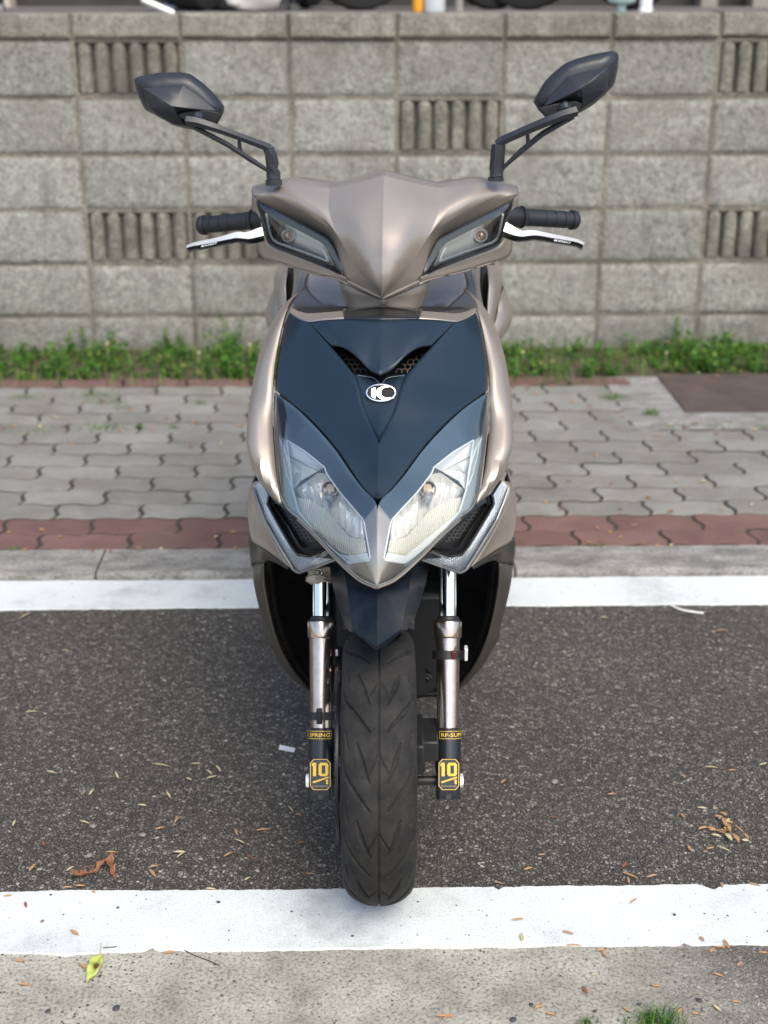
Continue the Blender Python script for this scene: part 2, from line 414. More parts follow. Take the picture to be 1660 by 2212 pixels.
rx = N(t, 'ShaderNodeMapRange'); rx.inputs[1].default_value = .25; rx.inputs[2].default_value = .8; rx.inputs[3].default_value = 0; rx.inputs[4].default_value = .085
t.links.new(sx.outputs[0], rx.inputs[0])
chip = mathn(t, 'LESS_THAN', noise(t, V_, 120, 5, .75), mathn(t, 'ADD', rx.outputs[0], .27))
pc = mixc(t, mathn(t, 'MULTIPLY', chip, .8), pc, (.13, .125, .13))
t.links.new(pc, b.inputs['Base Color']); b.inputs['Roughness'].default_value = .6; bumpn(t, b, noise(t, V_, 180, 5, .7), .6, .0025)

kerbm, t, b = newmat('kerb_concrete')
tc = N(t, 'ShaderNodeTexCoord'); mp = N(t, 'ShaderNodeMapping'); mp.inputs['Scale'].default_value = (1, 2.6, 1); t.links.new(tc.outputs['Object'], mp.inputs[0]); V_ = mp.outputs[0]
k1 = ramp(t, [(.34, (.15, .145, .13)), (.5, (.25, .24, .22)), (.68, (.40, .39, .36))]); t.links.new(noise(t, V_, 9, 9, .7), k1.inputs[0])
k2 = ramp(t, [(.35, (.6, .6, .6)), (.55, (1.1, 1.1, 1.1))]); t.links.new(noise(t, V_, 90, 4, .7), k2.inputs[0])
t.links.new(mixc(t, 1, k1.outputs[0], k2.outputs[0], 'MULTIPLY'), b.inputs['Base Color']); b.inputs['Roughness'].default_value = .85
bumpn(t, b, noise(t, V_, 120, 5, .7), .7, .003)

def pavermat(name, c0, c1, dirt):
    m, t, b = newmat(name)
    tc = N(t, 'ShaderNodeTexCoord'); ge = N(t, 'ShaderNodeNewGeometry'); V_ = ge.outputs['Position']
    oi = N(t, 'ShaderNodeObjectInfo'); r = ramp(t, [(0, c0), (1, c1)]); t.links.new(oi.outputs['Random'], r.inputs[0])
    r2 = ramp(t, [(.3, (.72, .70, .67)), (.65, (1.12, 1.12, 1.1))]); t.links.new(noise(t, V_, 6, 9, .7), r2.inputs[0])
    c = mixc(t, 1, r.outputs[0], r2.outputs[0], 'MULTIPLY')
    r3 = ramp(t, [(.35, (.72, .72, .72)), (.6, (1.15, 1.15, 1.15))]); t.links.new(noise(t, V_, 300, 3, .7), r3.inputs[0])
    c = mixc(t, .8, c, r3.outputs[0], 'MULTIPLY')
    df = N(t, 'ShaderNodeMapRange'); df.inputs[1].default_value = .52; df.inputs[2].default_value = .66; df.inputs[4].default_value = .55
    t.links.new(noise(t, V_, 3.1, 9, .75), df.inputs[0]); c = mixc(t, df.outputs[0], c, dirt)
    t.links.new(c, b.inputs['Base Color']); b.inputs['Roughness'].default_value = .85; bumpn(t, b, noise(t, V_, 350, 3, .7), .5, .002)
    return m
pgrey = pavermat('grey_paver', (.205, .198, .178), (.265, .258, .235), (.17, .155, .125))
pred = pavermat('red_paver', (.155, .082, .072), (.205, .115, .102), (.16, .115, .09))
sand = simple('joint_sand', (.05, .044, .034), .95, bump=.8, bscale=300)
soil = simple('damp_soil', (.07, .052, .036), .95, bump=.8, bscale=150, cvar=.6, cscale=14, cdark=(.14, .10, .06))
steel = simple('rusty_cover_plate', (.085, .062, .054), .7, .2, bump=.5, bscale=180, cvar=.6, cscale=9, cdark=(.15, .11, .095), rvar=.1)

def wallmat(name, lo, mid, hi, stain, st_lo, st_hi, dark=.12):
    m, t, b = newmat(name)
    ge = N(t, 'ShaderNodeNewGeometry'); V_ = ge.outputs['Position']; oi = N(t, 'ShaderNodeObjectInfo')
    r = ramp(t, [(.32, lo), (.5, mid), (.68, hi)]); t.links.new(noise(t, V_, 27, 8, .85), r.inputs[0])
    rr = N(t, 'ShaderNodeMapRange'); rr.inputs[3].default_value = .90; rr.inputs[4].default_value = 1.14; t.links.new(oi.outputs['Random'], rr.inputs[0])
    c = mixc(t, 1, r.outputs[0], rr.outputs[0], 'MULTIPLY')
    g = ramp(t, [(.36, (.35, .34, .31)), (.5, (1, 1, 1)), (.64, (1.35, 1.34, 1.3))]); t.links.new(noise(t, V_, 105, 4, .75), g.inputs[0])
    c = mixc(t, .9, c, g.outputs[0], 'MULTIPLY')
    s = N(t, 'ShaderNodeMapRange'); s.inputs[1].default_value = st_lo; s.inputs[2].default_value = st_hi; s.inputs[4].default_value = .75
    t.links.new(noise(t, V_, 3.0, 9, .68), s.inputs[0]); c = mixc(t, s.outputs[0], c, stain)
    mp = N(t, 'ShaderNodeMapping'); mp.inputs['Scale'].default_value = (1, 1, .22); t.links.new(V_, mp.inputs[0])
    s2 = N(t, 'ShaderNodeMapRange'); s2.inputs[1].default_value = .56; s2.inputs[2].default_value = .72; s2.inputs[4].default_value = .6
    t.links.new(noise(t, mp.outputs[0], 13, 6, .65), s2.inputs[0]); c = mixc(t, s2.outputs[0], c, (dark, dark * .95, dark * .85))
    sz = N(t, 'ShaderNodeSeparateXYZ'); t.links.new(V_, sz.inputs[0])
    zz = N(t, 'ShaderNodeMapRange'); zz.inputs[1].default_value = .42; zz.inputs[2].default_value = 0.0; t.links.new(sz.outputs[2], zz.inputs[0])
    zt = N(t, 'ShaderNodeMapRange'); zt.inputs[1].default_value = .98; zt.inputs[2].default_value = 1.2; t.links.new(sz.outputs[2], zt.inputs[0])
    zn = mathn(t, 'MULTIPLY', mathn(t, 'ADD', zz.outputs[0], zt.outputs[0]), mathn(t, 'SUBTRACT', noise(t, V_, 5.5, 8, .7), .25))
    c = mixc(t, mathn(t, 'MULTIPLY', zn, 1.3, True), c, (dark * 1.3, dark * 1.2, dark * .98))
    t.links.new(c, b.inputs['Base Color']); b.inputs['Roughness'].default_value = .92
    bumpn(t, b, mathn(t, 'ADD', noise(t, V_, 150, 5, .8), noise(t, V_, 40, 3)), 1, .006)
    return m
blockm = wallmat('concrete_block', (.165, .16, .14), (.325, .32, .288), (.46, .455, .415), (.22, .208, .178), .50, .70)
ventm = wallmat('vent_block', (.15, .138, .115), (.28, .26, .22), (.42, .395, .345), (.10, .09, .075), .45, .62, .07)
capm = wallmat('coping_concrete', (.18, .17, .14), (.36, .345, .285), (.54, .52, .45), (.16, .15, .12), .44, .66, .09)
mortar = wallmat('mortar', (.19, .17, .135), (.27, .245, .20), (.36, .33, .28), (.14, .125, .10), .42, .6, .06)

def setlink(o):                                    # the street is turned slightly against the scooter
    o.matrix_basis = RY @ o.matrix_basis; return o
def sheet(name, x0, x1, y0, y1, z, mat, kind='structure', nx=1):
    mb = MB(); g = [[Vector((x0 + (x1 - x0) * i / nx, y, z)) for i in range(nx + 1)] for y in (y0, y1)]
    mb.grid(g); me = mb.mesh(name, smooth=False)
    bm = bmesh.new(); bm.from_mesh(me)
    for f in bm.faces:
        if f.normal.z < 0: f.normal_flip()
    bm.to_mesh(me); bm.free()
    o = link(name, me, mat); o['kind'] = kind; return setlink(o)

YL0, YL1 = 1.639, 1.783; YF0, YF1 = 2.831, 2.989; YK1 = 3.140; PV0 = 3.144; PW = .1074; PZT = .02
NR = 14
YP1 = PV0 + NR * PW; YW = 5.24
sheet('road', -30, 30, YL0 + .03, 3.05, 0, asph)
sheet('gutter', -30, 30, -3, YL0 + .03, 0.0, conc)
sheet('ground', -120, 120, -120, 5.3, -.02, asph)

def painted_line(name, y0, y1, amp, jag, chips=()):
    n = 1500; xs = np.linspace(-3, 3, n); mb = MB()
    def edge(sd):
        r = np.random.RandomState(sd); e = np.zeros(n)
        for f_, a in ((8, 1.), (30, .7), (110, .5), (400, .45)):
            e += a * np.interp(xs, np.linspace(-3, 3, int(f_ * 4)), r.randn(int(f_ * 4)))
        return e * amp
    e0, e1 = edge(3 + int(y0 * 100)), edge(5 + int(y0 * 100))
    for (cx, w, d, side) in chips:
        k = np.clip(1 - np.abs(xs - cx) / w, 0, 1) * d
        if side: e1 -= k
        else: e0 += k
    h = .0032
    rows = [[Vector((x, y0 + a, .0)) for x, a in zip(xs, e0)], [Vector((x, y0 + a + .0012, h)) for x, a in zip(xs, e0)],
            [Vector((x, y1 + a - .0012, h)) for x, a in zip(xs, e1)], [Vector((x, y1 + a, .0)) for x, a in zip(xs, e1)]]
    mb.grid(rows); me = mb.mesh(name, smooth=False, merge=0); bm = bmesh.new(); bm.from_mesh(me)
    for f in bm.faces:
        if f.normal.z < 0: f.normal_flip()
    bm.to_mesh(me); bm.free()
    o = link(name, me, paint); o['kind'] = 'structure'; return setlink(o)
painted_line('painted_line', YL0, YL1, .0012, 1, chips=[(.21, .008, .008, 1), (.545, .02, .013, 1), (-.31, .012, .010, 0), (-.43, .03, -.006, 0), (.47, .01, .006, 0)])
painted_line('painted_line', YF0, YF1, .0014, 1)

# kerb stones
kb = MB()
for i in range(-9, 10):
    x0, x1 = i * 1.0 + .37, i * 1.0 + 1.365
    pts = [Vector((x0, YF1 + .001, -.02)), Vector((x0, YF1 + .006, .012)), Vector((x0, YF1 + .016, .0195)), Vector((x0, YK1, .021)), Vector((x0, YK1, -.02))]
    kb.prism(pts, (x1 - x0, 0, 0))
o = link('kerb', kb.mesh('kerb', smooth=False, closed=True), kerbm); o['kind'] = 'structure'; setlink(o)

# pavement bed and pavers
pb = MB(); pb.box(-30, 30, YK1 + .001, YP1 + .02, -.03, PZT - .0035)
pave = link('pavement', pb.mesh('pavement', smooth=False, closed=True), sand); pave['kind'] = 'structure'; setlink(pave)
def paver_mesh(name, seed):
    r = random.Random(seed); L = .225; g = .0092; Wd = PW
    wave = lambda x: .0065 * math.sin(2 * math.pi * x / .1125)
    endp = lambda v: .0070 * math.sin(2 * math.pi * (v - .0))
    def outline(ins):
        pts = []
        nx, ny = 14, 7
        x0, x1, y0, y1 = g / 2 + ins, L - g / 2 - ins, g / 2 + ins, Wd - g / 2 - ins
        for i in range(nx): x = x0 + (x1 - x0) * i / nx; pts.append((x + endp(0), y0 + wave(x)))
        for i in range(ny): v = i / ny; y = y0 + (y1 - y0) * v; pts.append((x1 + endp(v), y + wave(x1)))
        for i in range(nx): x = x1 - (x1 - x0) * i / nx; pts.append((x + endp(1), y1 + wave(x)))
        for i in range(ny): v = 1 - i / ny; y = y0 + (y1 - y0) * v; pts.append((x0 + endp(v), y + wave(x0)))
        return pts
    o0, o1, o2 = outline(0), outline(.0004), outline(.0022)
    n = len(o0); vs = [Vector((x, y, -.03)) for x, y in o0] + [Vector((x, y, -.0022)) for x, y in o1] + [Vector((x, y, 0)) for x, y in o2]
    fs = [(k * n + i, k * n + (i + 1) % n, (k + 1) * n + (i + 1) % n, (k + 1) * n + i) for k in range(2) for i in range(n)]
    fs.append(tuple(range(2 * n, 3 * n)))
    mb = MB(); mb.add(vs, fs); me = mb.mesh(name, angle=20, closed=True)
    return me
def dirty_sides(me, top):
    me.materials.append(top); me.materials.append(sand)
    for p in me.polygons: p.material_index = 0 if len(p.vertices) > 6 or p.center.z > -.0012 else 1
pg_me = paver_mesh('paver', 1); dirty_sides(pg_me, pgrey)
pr_me = paver_mesh('paver', 2); dirty_sides(pr_me, pred)
iRY = RY.inverted()
cov = [iRY @ PZ(x, y, PZT) for x, y in ((1480, 890), (1425, 812), (1379, 812), (1379, 918))]
CVX0, CVY0, CVY1 = cov[0].x, cov[0].y, cov[1].y; CLX = cov[2].x; CLY = cov[3].y
edge_pavers = MB(); edge_red = MB()
rnd = random.Random(11)
for k in range(NR):
    jx = (.092 if k % 2 == 0 else .204) - .0009 * k
    y0 = PV0 + k * PW
    for i in range(-26, 26):
        x = jx + i * .225
        yc = y0 + PW / 2
        if x + .20 > CLX and yc > CLY and x < CLX + 1.25: continue
        near = abs(x + .11) < 1.72
        red = k < 2
        zz = PZT + rnd.uniform(-.0012, .0010)
        if near:
            o = link('paver', pr_me if red else pg_me, None, pave)
            o.location = (x, y0, zz); o.rotation_euler = (rnd.uniform(-.012, .012), rnd.uniform(-.006, .006), rnd.uniform(-.006, .006))
        else:
            (edge_red if red else edge_pavers).box(x + .003, x + .222, y0 + .003, y0 + PW - .003, -.01, zz)
o = link('paver_field', edge_pavers.mesh('paver_field', smooth=False, closed=True), pgrey, pave); o['kind'] = 'stuff'
o = link('red_paver_row', edge_red.mesh('red_paver_row', smooth=False, closed=True), pred, pave); o['kind'] = 'stuff'
# far red border row
for i in range(-16, 16):
    x = .06 + i * .225
    if x + .20 > CLX and x < CLX + 1.25: continue
    o = link('paver', pr_me, None, pave); o.location = (x, YP1, PZT + rnd.uniform(-.002, .002)); o.rotation_euler = (0, 0, rnd.uniform(-.01, .01))
YP2 = YP1 + PW

sheet('soil_strip', -30, 30, YP2 - .02, YW + .1, .006, soil)

# steel access cover in its concrete collar
root = empty('access_cover', (CLX, CLY, 0), 'dark rusty steel access cover set in a concrete collar by the wall', 'cover')
mb = MB(); cx0, cx1, cy0, cy1 = 0, 1.22, 0, CVY1 - CLY + .06
ix0, iy0, iy1 = CVX0 - CLX, CVY0 - CLY, CVY1 - CLY
mb.box(cx0 - .13, cx1, cy0 - .04, iy0, -.02, .0172); mb.box(cx0 - .13, ix0, iy0, iy1, -.02, .0172)
link('collar', mb.mesh('collar', smooth=False, closed=True), kerbm, root)
mb = MB(); mb.box(ix0 + .006, cx1, iy0 + .006, iy1 + .03, -.01, .0185)
o = link('plate', mb.mesh('plate', smooth=False, closed=True), steel, root)
setlink(root)

# ---- block wall
BW, BH, WX0, WZ0 = .392, .203, -1.0347, 1.153
root = empty('block_wall', (0, YW, 0), 'weathered grey concrete block wall with ribbed vent blocks and stained coping', 'wall')
def block_mesh(name, w, h, d, seed, mat):
    r = random.Random(seed); g = .0075
    mb = MB(); x0, x1, z0, z1 = g, w - g, g, h - g
    nx, nz = 12, 6; rr = .009
    xs = [x0, x0 + rr * .3, x0 + rr] + [x0 + rr + (x1 - x0 - 2 * rr) * i / nx for i in range(1, nx)] + [x1 - rr, x1 - rr * .3, x1]
    zs = [z0, z0 + rr * .3, z0 + rr] + [z0 + rr + (z1 - z0 - 2 * rr) * i / nz for i in range(1, nz)] + [z1 - rr, z1 - rr * .3, z1]
    grid_ = []
    for j, z in enumerate(zs):
        row = []
        for i, x in enumerate(xs):
            e = 0
            if i in (0, len(xs) - 1) or j in (0, len(zs) - 1): e = .007
            elif i in (1, len(xs) - 2) or j in (1, len(zs) - 2): e = .0022
            row.append(Vector((x + r.uniform(-.0012, .0012), e + r.uniform(-.0008, .0008), z + r.uniform(-.0012, .0012))))
        grid_.append(row)
    mb.grid(grid_)
    n = len(xs); m_ = len(zs)
    ring = [grid_[0][i] for i in range(n)] + [grid_[j][-1] for j in range(1, m_)] + [grid_[-1][i] for i in range(n - 2, -1, -1)] + [grid_[j][0] for j in range(m_ - 2, 0, -1)]
    back = [Vector((p.x, d, p.z)) for p in ring]; k = len(ring)
    mb.add(ring + back, [(i, (i + 1) % k, (i + 1) % k + k, i + k) for i in range(k)])
    me = mb.mesh(name, angle=40, closed=True, merge=1e-4); me.materials.append(mat); return me
def vent_mesh(seed):
    r = random.Random(seed); g = .0075; mb = MB(); w, h = BW, BH
    mb.box(g, w - g, .040, .19, g, h - g); mb.box(g, w - g, .004, .040, g, .016)
    nb = 6; pitch = (w - 2 * g) / nb
    for i in range(nb):
        xc = g + pitch * (i + .5); bw = pitch * .385
        prof = [(-bw, .040), (-bw * 1.02, .014), (-bw * .75, .003), (-bw * .3, -.001), (bw * .3, -.001), (bw * .75, .003), (bw * 1.02, .014), (bw, .040)]
        rows = []
        zs = [.020, .03, .06, .09, .12, .15, h - .03, h - .018, h - .010]
        for zi, z in enumerate(zs):
            s_ = 1.0 + r.uniform(-.05, .05); s_ *= (1, 1, 1, 1, 1, 1, 1, .86, .55)[zi]
            rows.append([Vector((xc + a * s_, max(b_, -.002) + r.uniform(-.0015, .0015) + (.006 if zi == 8 else 0), z)) for a, b_ in prof])
        mb.grid(rows)
    me = mb.mesh('vent_block', angle=40, merge=0, closed=True); me.materials.append(ventm); return me
bms = [block_mesh('block', BW, BH, .19, s_, blockm) for s_ in range(4)]
cms = [block_mesh('coping_stone', BW, .097, .21, 20 + s_, capm) for s_ in range(3)]
vms = [vent_mesh(s_) for s_ in range(3)]
vents = {(0, 0), (0, 6), (1, 3), (3, 0), (3, 1), (3, 6), (2, -3), (1, -4), (4, 9)}
for row in range(6):
    for j in range(-9, 14):
        z = WZ0 - (row + 1) * BH
        v = (row, j) in vents
        me = rnd.choice(vms) if v else rnd.choice(bms)
        o = link('vent_block' if v else 'block', me, None, root)
        o.location = (WX0 + j * BW + rnd.uniform(-.001, .001), rnd.uniform(-.002, .003), z + rnd.uniform(-.0012, .0012)); o.rotation_euler = (rnd.uniform(-.004, .004), rnd.uniform(-.003, .003), rnd.uniform(-.004, .004))
for j in range(-9, 14):
    o = link('coping_stone', rnd.choice(cms), None, root)
    dz = {1: .002, 2: -.001, 6: .004}.get(j, 0)
    o.location = (WX0 + j * BW + rnd.uniform(-.002, .002), -.012 + rnd.uniform(-.002, .004), WZ0 + .001 + dz); o.rotation_euler = (0, rnd.uniform(-.008, .008) if j != 1 else .012, rnd.uniform(-.006, .006))
mb = MB()
for j in range(-9, 15): mb.box(WX0 + j * BW - .0085, WX0 + j * BW + .0085, .0055, .18, -.07, WZ0 + .09)
for r_ in range(0, 7): mb.box(WX0 - 9 * BW - .004, WX0 + 14 * BW + .004, .0062, .179, WZ0 - r_ * BH - .0085, WZ0 - r_ * BH + .0085)
link('mortar', mb.mesh('mortar', smooth=False, closed=True), mortar, root)
setlink(root)

# ---- raised yard behind the wall, with parked motorcycles
TZ = 1.243
yard = sheet('yard', -30, 30, YW + .2, 40, TZ, simple('yard_concrete', (.20, .19, .175), .9, cvar=.4, cscale=5, cdark=(.1, .095, .09), bump=.4, bscale=80))
mb = MB(); mb.box(-30, 30, YW + .2, YW + .35, -.5, TZ - .002)
o = link('retaining_bank', mb.mesh('retaining_bank', smooth=False, closed=True), soil); o['kind'] = 'structure'; setlink(o)

shop = empty('building', (0, 8.2, TZ), 'dark shop front behind the parked motorcycles beyond the block wall', 'building')
def bpart(name, boxes, mat):
    mb = MB()
    for bx in boxes: mb.box(*bx)
    return link(name, mb.mesh(name, smooth=False, closed=True), mat, shop)
bpart('wall', [(-12, 12, .1, .4, 0, 3.4)], simple('shop_wall', (.035, .034, .034), .8, cvar=.5, cscale=3, cdark=(.08, .075, .07)))
bpart('pillar', [(-2.12, -1.94, -.05, .1, 0, 3.4)], simple('beige_render', (.52, .46, .38), .9))
bpart('pillar', [(1.93, 2.02, -.05, .1, 0, 3.4)], simple('grey_render', (.27, .25, .22), .9))
bpart('pillar', [(2.22, 2.9, -.05, .1, 0, 3.4)], MATS['grey_render'])
bpart('door', [(-3.1, -2.13, 0, .09, 0, 2.2)], simple('blue_door', (.015, .05, .22), .5))
bpart('roof', [(-12, 12, -.6, .5, 3.4, 3.6)], MATS['grey_render'])
setlink(shop)

bikeb = [simple('bike_paint_' + n_, c_, .3, .2, .5) for n_, c_ in (('black', (.02, .02, .022)), ('silver', (.4, .41, .43)), ('red', (.35, .02, .02)), ('blue', (.03, .06, .2)))]
bk_tyre = simple('bike_tyre', (.02, .02, .02), .8); bk_metal = simple('bike_metal', (.55, .55, .56), .3, 1)
def wheel_mb(cx_, r=.25, w=.055):
    mb = MB(); prof = [(0, r - .05), (.12, r - .01), (.5, r), (.88, r - .01), (1, r - .05)]
    mb.lathe(Vector((cx_, -w, r)), Vector((cx_, w, r)), [(0, r - .07)] + prof + [(1, r - .07)], 28, cap=False); return mb
def rim_mb(cx_, r=.25):
    mb = MB(); mb.lathe(Vector((cx_, -.03, r)), Vector((cx_, .03, r)), [(0, r - .068), (.1, r - .08), (.9, r - .08), (1, r - .068)], 28, cap=False)
    for k in range(6):
        a = k * math.pi / 3; mb.tube((cx_, 0, r), (cx_ + math.cos(a) * (r - .075), 0, r + math.sin(a) * (r - .075)), .012, seg=6)
    mb.tube((cx_, -.06, r), (cx_, .06, r), .03, seg=12); return mb
bike_meshes = []
def motorcycle(loc, rz, paintm, label):
    rt = empty('parked_motorcycle', loc, label, 'motorcycle', 'motorcycles parked beyond the wall', rz)
    if not bike_meshes:
        bm_ = bike_meshes
        for cx_ in (-.62, .62):
            bm_.append(('tyre', wheel_mb(cx_).mesh('tyre', closed=True), bk_tyre)); bm_.append(('rim', rim_mb(cx_).mesh('rim', closed=True), bk_metal))
        b1 = MB(); b1.path([Vector((-.62, 0, .62)), Vector((-.3, 0, .55)), Vector((0, 0, .36)), Vector((.3, 0, .36)), Vector((.45, 0, .65)), Vector((.42, 0, .95))], [.09, .15, .14, .12, .14, .06], 12)
        bm_.append(('body', b1.mesh('body', closed=True), None))
        b2 = MB(); b2.path([Vector((-.7, 0, .78)), Vector((-.4, 0, .8)), Vector((0, 0, .72)), Vector((.05, 0, .66))], [.07, .11, .1, .05], 12); bm_.append(('seat', b2.mesh('seat', closed=True), bk_tyre))
        b3 = MB(); b3.box(-.5, -.1, -.12, .12, .12, .4); b3.path([Vector((-.2, .14, .14)), Vector((-.5, .16, .2)), Vector((-.85, .17, .3))], [.03, .05, .06], 10); bm_.append(('engine', b3.mesh('engine', closed=True), bk_metal))
        b4 = MB(); b4.tube((.62, -.09, .25), (.45, -.09, .75), .02); b4.tube((.62, .09, .25), (.45, .09, .75), .02); b4.tube((.4, -.33, 1.0), (.4, .33, 1.0), .016); bm_.append(('fork', b4.mesh('fork', closed=True), bk_metal))
        b5 = MB(); b5.tube((-.15, .1, .25), (-.22, .3, .01), .014); b5.tube((-.22, .27, .012), (-.22, .34, .012), .02); bm_.append(('side_stand', b5.mesh('side_stand', closed=True), bk_metal)); b6 = MB(); b6.box(.32, .44, -.07, .07, .95, 1.06); bm_.append(('headlamp', b6.mesh('headlamp', closed=True), bk_metal))
        for n_, me, mt in bm_:
            me.materials.append(mt or paintm)
    for n_, me, mt in bike_meshes:
        if mt is None: me = me.copy(); me.materials[0] = paintm
        link(n_, me, None, rt)
    setlink(rt); return rt
motorcycle((-1.30, 6.05, TZ), .10, bikeb[0], 'black motorcycle parked at the left beyond the wall, before the beige pillar')
motorcycle((-.45, 6.5, TZ), 1.25, bikeb[1], 'silver motorcycle parked end-on beyond the wall, left of the white bag')
motorcycle((.02, 6.3, TZ), .35, bikeb[0], 'black motorcycle beyond the wall, between the white bag and the yellow bottle')
motorcycle((.62, 6.4, TZ), .2, bikeb[2], 'red and black motorcycle beyond the wall, right of the pale jug')
motorcycle((1.35, 6.3, TZ), -.25, bikeb[3], 'dark blue motorcycle beyond the wall, right of the white post')
# small things on the yard and on the coping
def topx(px, Y): return (iRY @ P(px, 8, Y)).x
o = None
mb = MB(); rb = random.Random(4)
g_ = []
for i in range(12):
    a = i / 11 * math.pi; row = []
    for k in range(24):
        th = 2 * math.pi * k / 24; rr = math.sin(a) ** .6 * (1 + .12 * math.sin(3 * th + i) + rb.uniform(-.06, .06))
        row.append(Vector((math.cos(th) * .115 * rr, math.sin(th) * .09 * rr, .085 - math.cos(a) * .085)))
    g_.append(row + [row[0]])
mb.grid(g_)
o = link('plastic_bag', mb.mesh('plastic_bag', closed=True), simple('white_film', (.72, .68, .64), .4)); o.location = (topx(552, 5.75), 5.75, TZ); tag(o, 'crumpled white plastic bag behind the wall top, above the headset', 'bag'); setlink(o)
def bottle(px, Y, col, r, h, label, name='bottle', cat='bottle'):
    mb = MB(); mb.lathe(Vector((0, 0, 0)), Vector((0, 0, h)), [(0, r * .9), (.03, r), (.7, r), (.82, r * .5), (.86, r * .36), (1, r * .36)], 18)
    o = link(name, mb.mesh(name, closed=True), col); o.location = (topx(px, Y), Y, TZ); tag(o, label, cat); setlink(o)
bottle(903, 5.62, simple('orange_plastic', (.75, .33, .02), .4), .02, .18, 'small orange bottle standing beyond the wall, near the picture centre')
bottle(938, 5.64, simple('pale_plastic', (.6, .65, .68), .35), .044, .25, 'pale grey jug standing beyond the wall, beside the orange bottle', 'jug', 'jug')
def post(px, Y, r, h, mat, label):
    mb = MB(); mb.lathe(Vector((0, 0, 0)), Vector((0, 0, h)), [(0, r * 1.15), (.01, r * 1.15), (.012, r), (.985, r), (1, r * .7)], 20)
    o = link('post', mb.mesh('post', closed=True), mat); o.location = (topx(px, Y), Y, TZ); tag(o, label, 'post'); setlink(o)
post(1398, 5.7, .0245, 1.0, simple('white_post', (.8, .8, .8), .5), 'white round post standing beyond the wall at the right')
post(992, 5.8, .016, .9, MATS['grey_render'], 'thin grey post beyond the wall, right of the pale jug')
mb = MB(); mb.lathe(Vector((0, 0, .025)), Vector((0, 0, .24)), [(0, .05), (.05, .085), (.3, .125), (.6, .13), (.85, .09), (1, .02)], 24)
mb.tube((0, 0, 0), (0, 0, .03), .03)
o = link('helmet', mb.mesh('helmet', closed=True), simple('mint_shell', (.55, .72, .68), .25, coat=.5)); o.location = (topx(1345, 5.9), 5.9, TZ); o.scale = (.62, .62, 1); tag(o, 'pale mint helmet shell sitting beyond the wall, left of the white post', 'helmet'); setlink(o)
mb = MB(); mb.tube((-.06, 0, .008), (.06, .02, .05), .012)
o = link('metal_bar', mb.mesh('metal_bar', closed=True), silver); o.location = (topx(330, 5.6), 5.6, TZ); o.rotation_euler = (0, .75, 0); tag(o, 'bright metal bar lying behind the wall top at the left', 'bar'); setlink(o)

# ---- weeds along the wall foot
weedm, t, b = newmat('weed_leaves')
ge = N(t, 'ShaderNodeNewGeometry')
r = ramp(t, [(0, (.030, .10, .012)), (.45, (.065, .19, .022)), (.8, (.13, .29, .035)), (.95, (.24, .33, .06)), (1, (.34, .22, .08))]); t.links.new(ge.outputs['Random Per Island'], r.inputs[0])
t.links.new(r.outputs[0], b.inputs['Base Color']); b.inputs['Roughness'].default_value = .5
trn = N(t, 'ShaderNodeBsdfTranslucent'); t.links.new(r.outputs[0], trn.inputs[0]); ms = N(t, 'ShaderNodeMixShader'); ms.inputs[0].default_value = .35
t.links.new(b.outputs[0], ms.inputs[1]); t.links.new(trn.outputs[0], ms.inputs[2]); t.links.new(ms.outputs[0], t.nodes['Material Output'].inputs[0])
def leaf(vs, fs, c, d, up, L, w, bend=.25):
    s_ = d.cross(up).normalized(); o_ = len(vs)
    vs += [c, c + d * L * .45 + s_ * w + up * bend * L * .35, c + d * L + up * bend * L * .1, c + d * L * .45 - s_ * w + up * bend * L * .35, c + d * L * .5 + up * bend * L * .15]
    fs += [(o_, o_ + 1, o_ + 4), (o_ + 1, o_ + 2, o_ + 4), (o_ + 2, o_ + 3, o_ + 4), (o_ + 3, o_, o_ + 4)]
def blade(vs, fs, c, ang, L, w, lean):
    d = Vector((math.cos(ang), math.sin(ang), 0)); s_ = Vector((-d.y, d.x, 0)); o_ = len(vs)
    p1 = c + Vector((0, 0, L * .5)) + d * lean * L * .25; p2 = c + Vector((0, 0, L * .9)) + d * lean * L
    vs += [c - s_ * w, c + s_ * w, p1 - s_ * w * .7, p1 + s_ * w * .7, p2]; fs += [(o_, o_ + 1, o_ + 3, o_ + 2), (o_ + 2, o_ + 3, o_ + 4)]
def hprof(px):
    pts = [(-400, .08), (0, .065), (60, .055), (110, .07), (150, .20), (200, .07), (300, .11), (400, .17), (460, .10), (540, .18), (620, .1), (700, .1), (1080, .10), (1180, .11), (1270, .07), (1310, .08), (1400, .08), (1500, .09), (1570, .16), (1640, .10), (2100, .09)]
    for (a, ha), (b_, hb) in zip(pts, pts[1:]):
        if a <= px <= b_: return ha + (hb - ha) * (px - a) / (b_ - a)
    return .08
vs, fs = [], []; rw = random.Random(21)
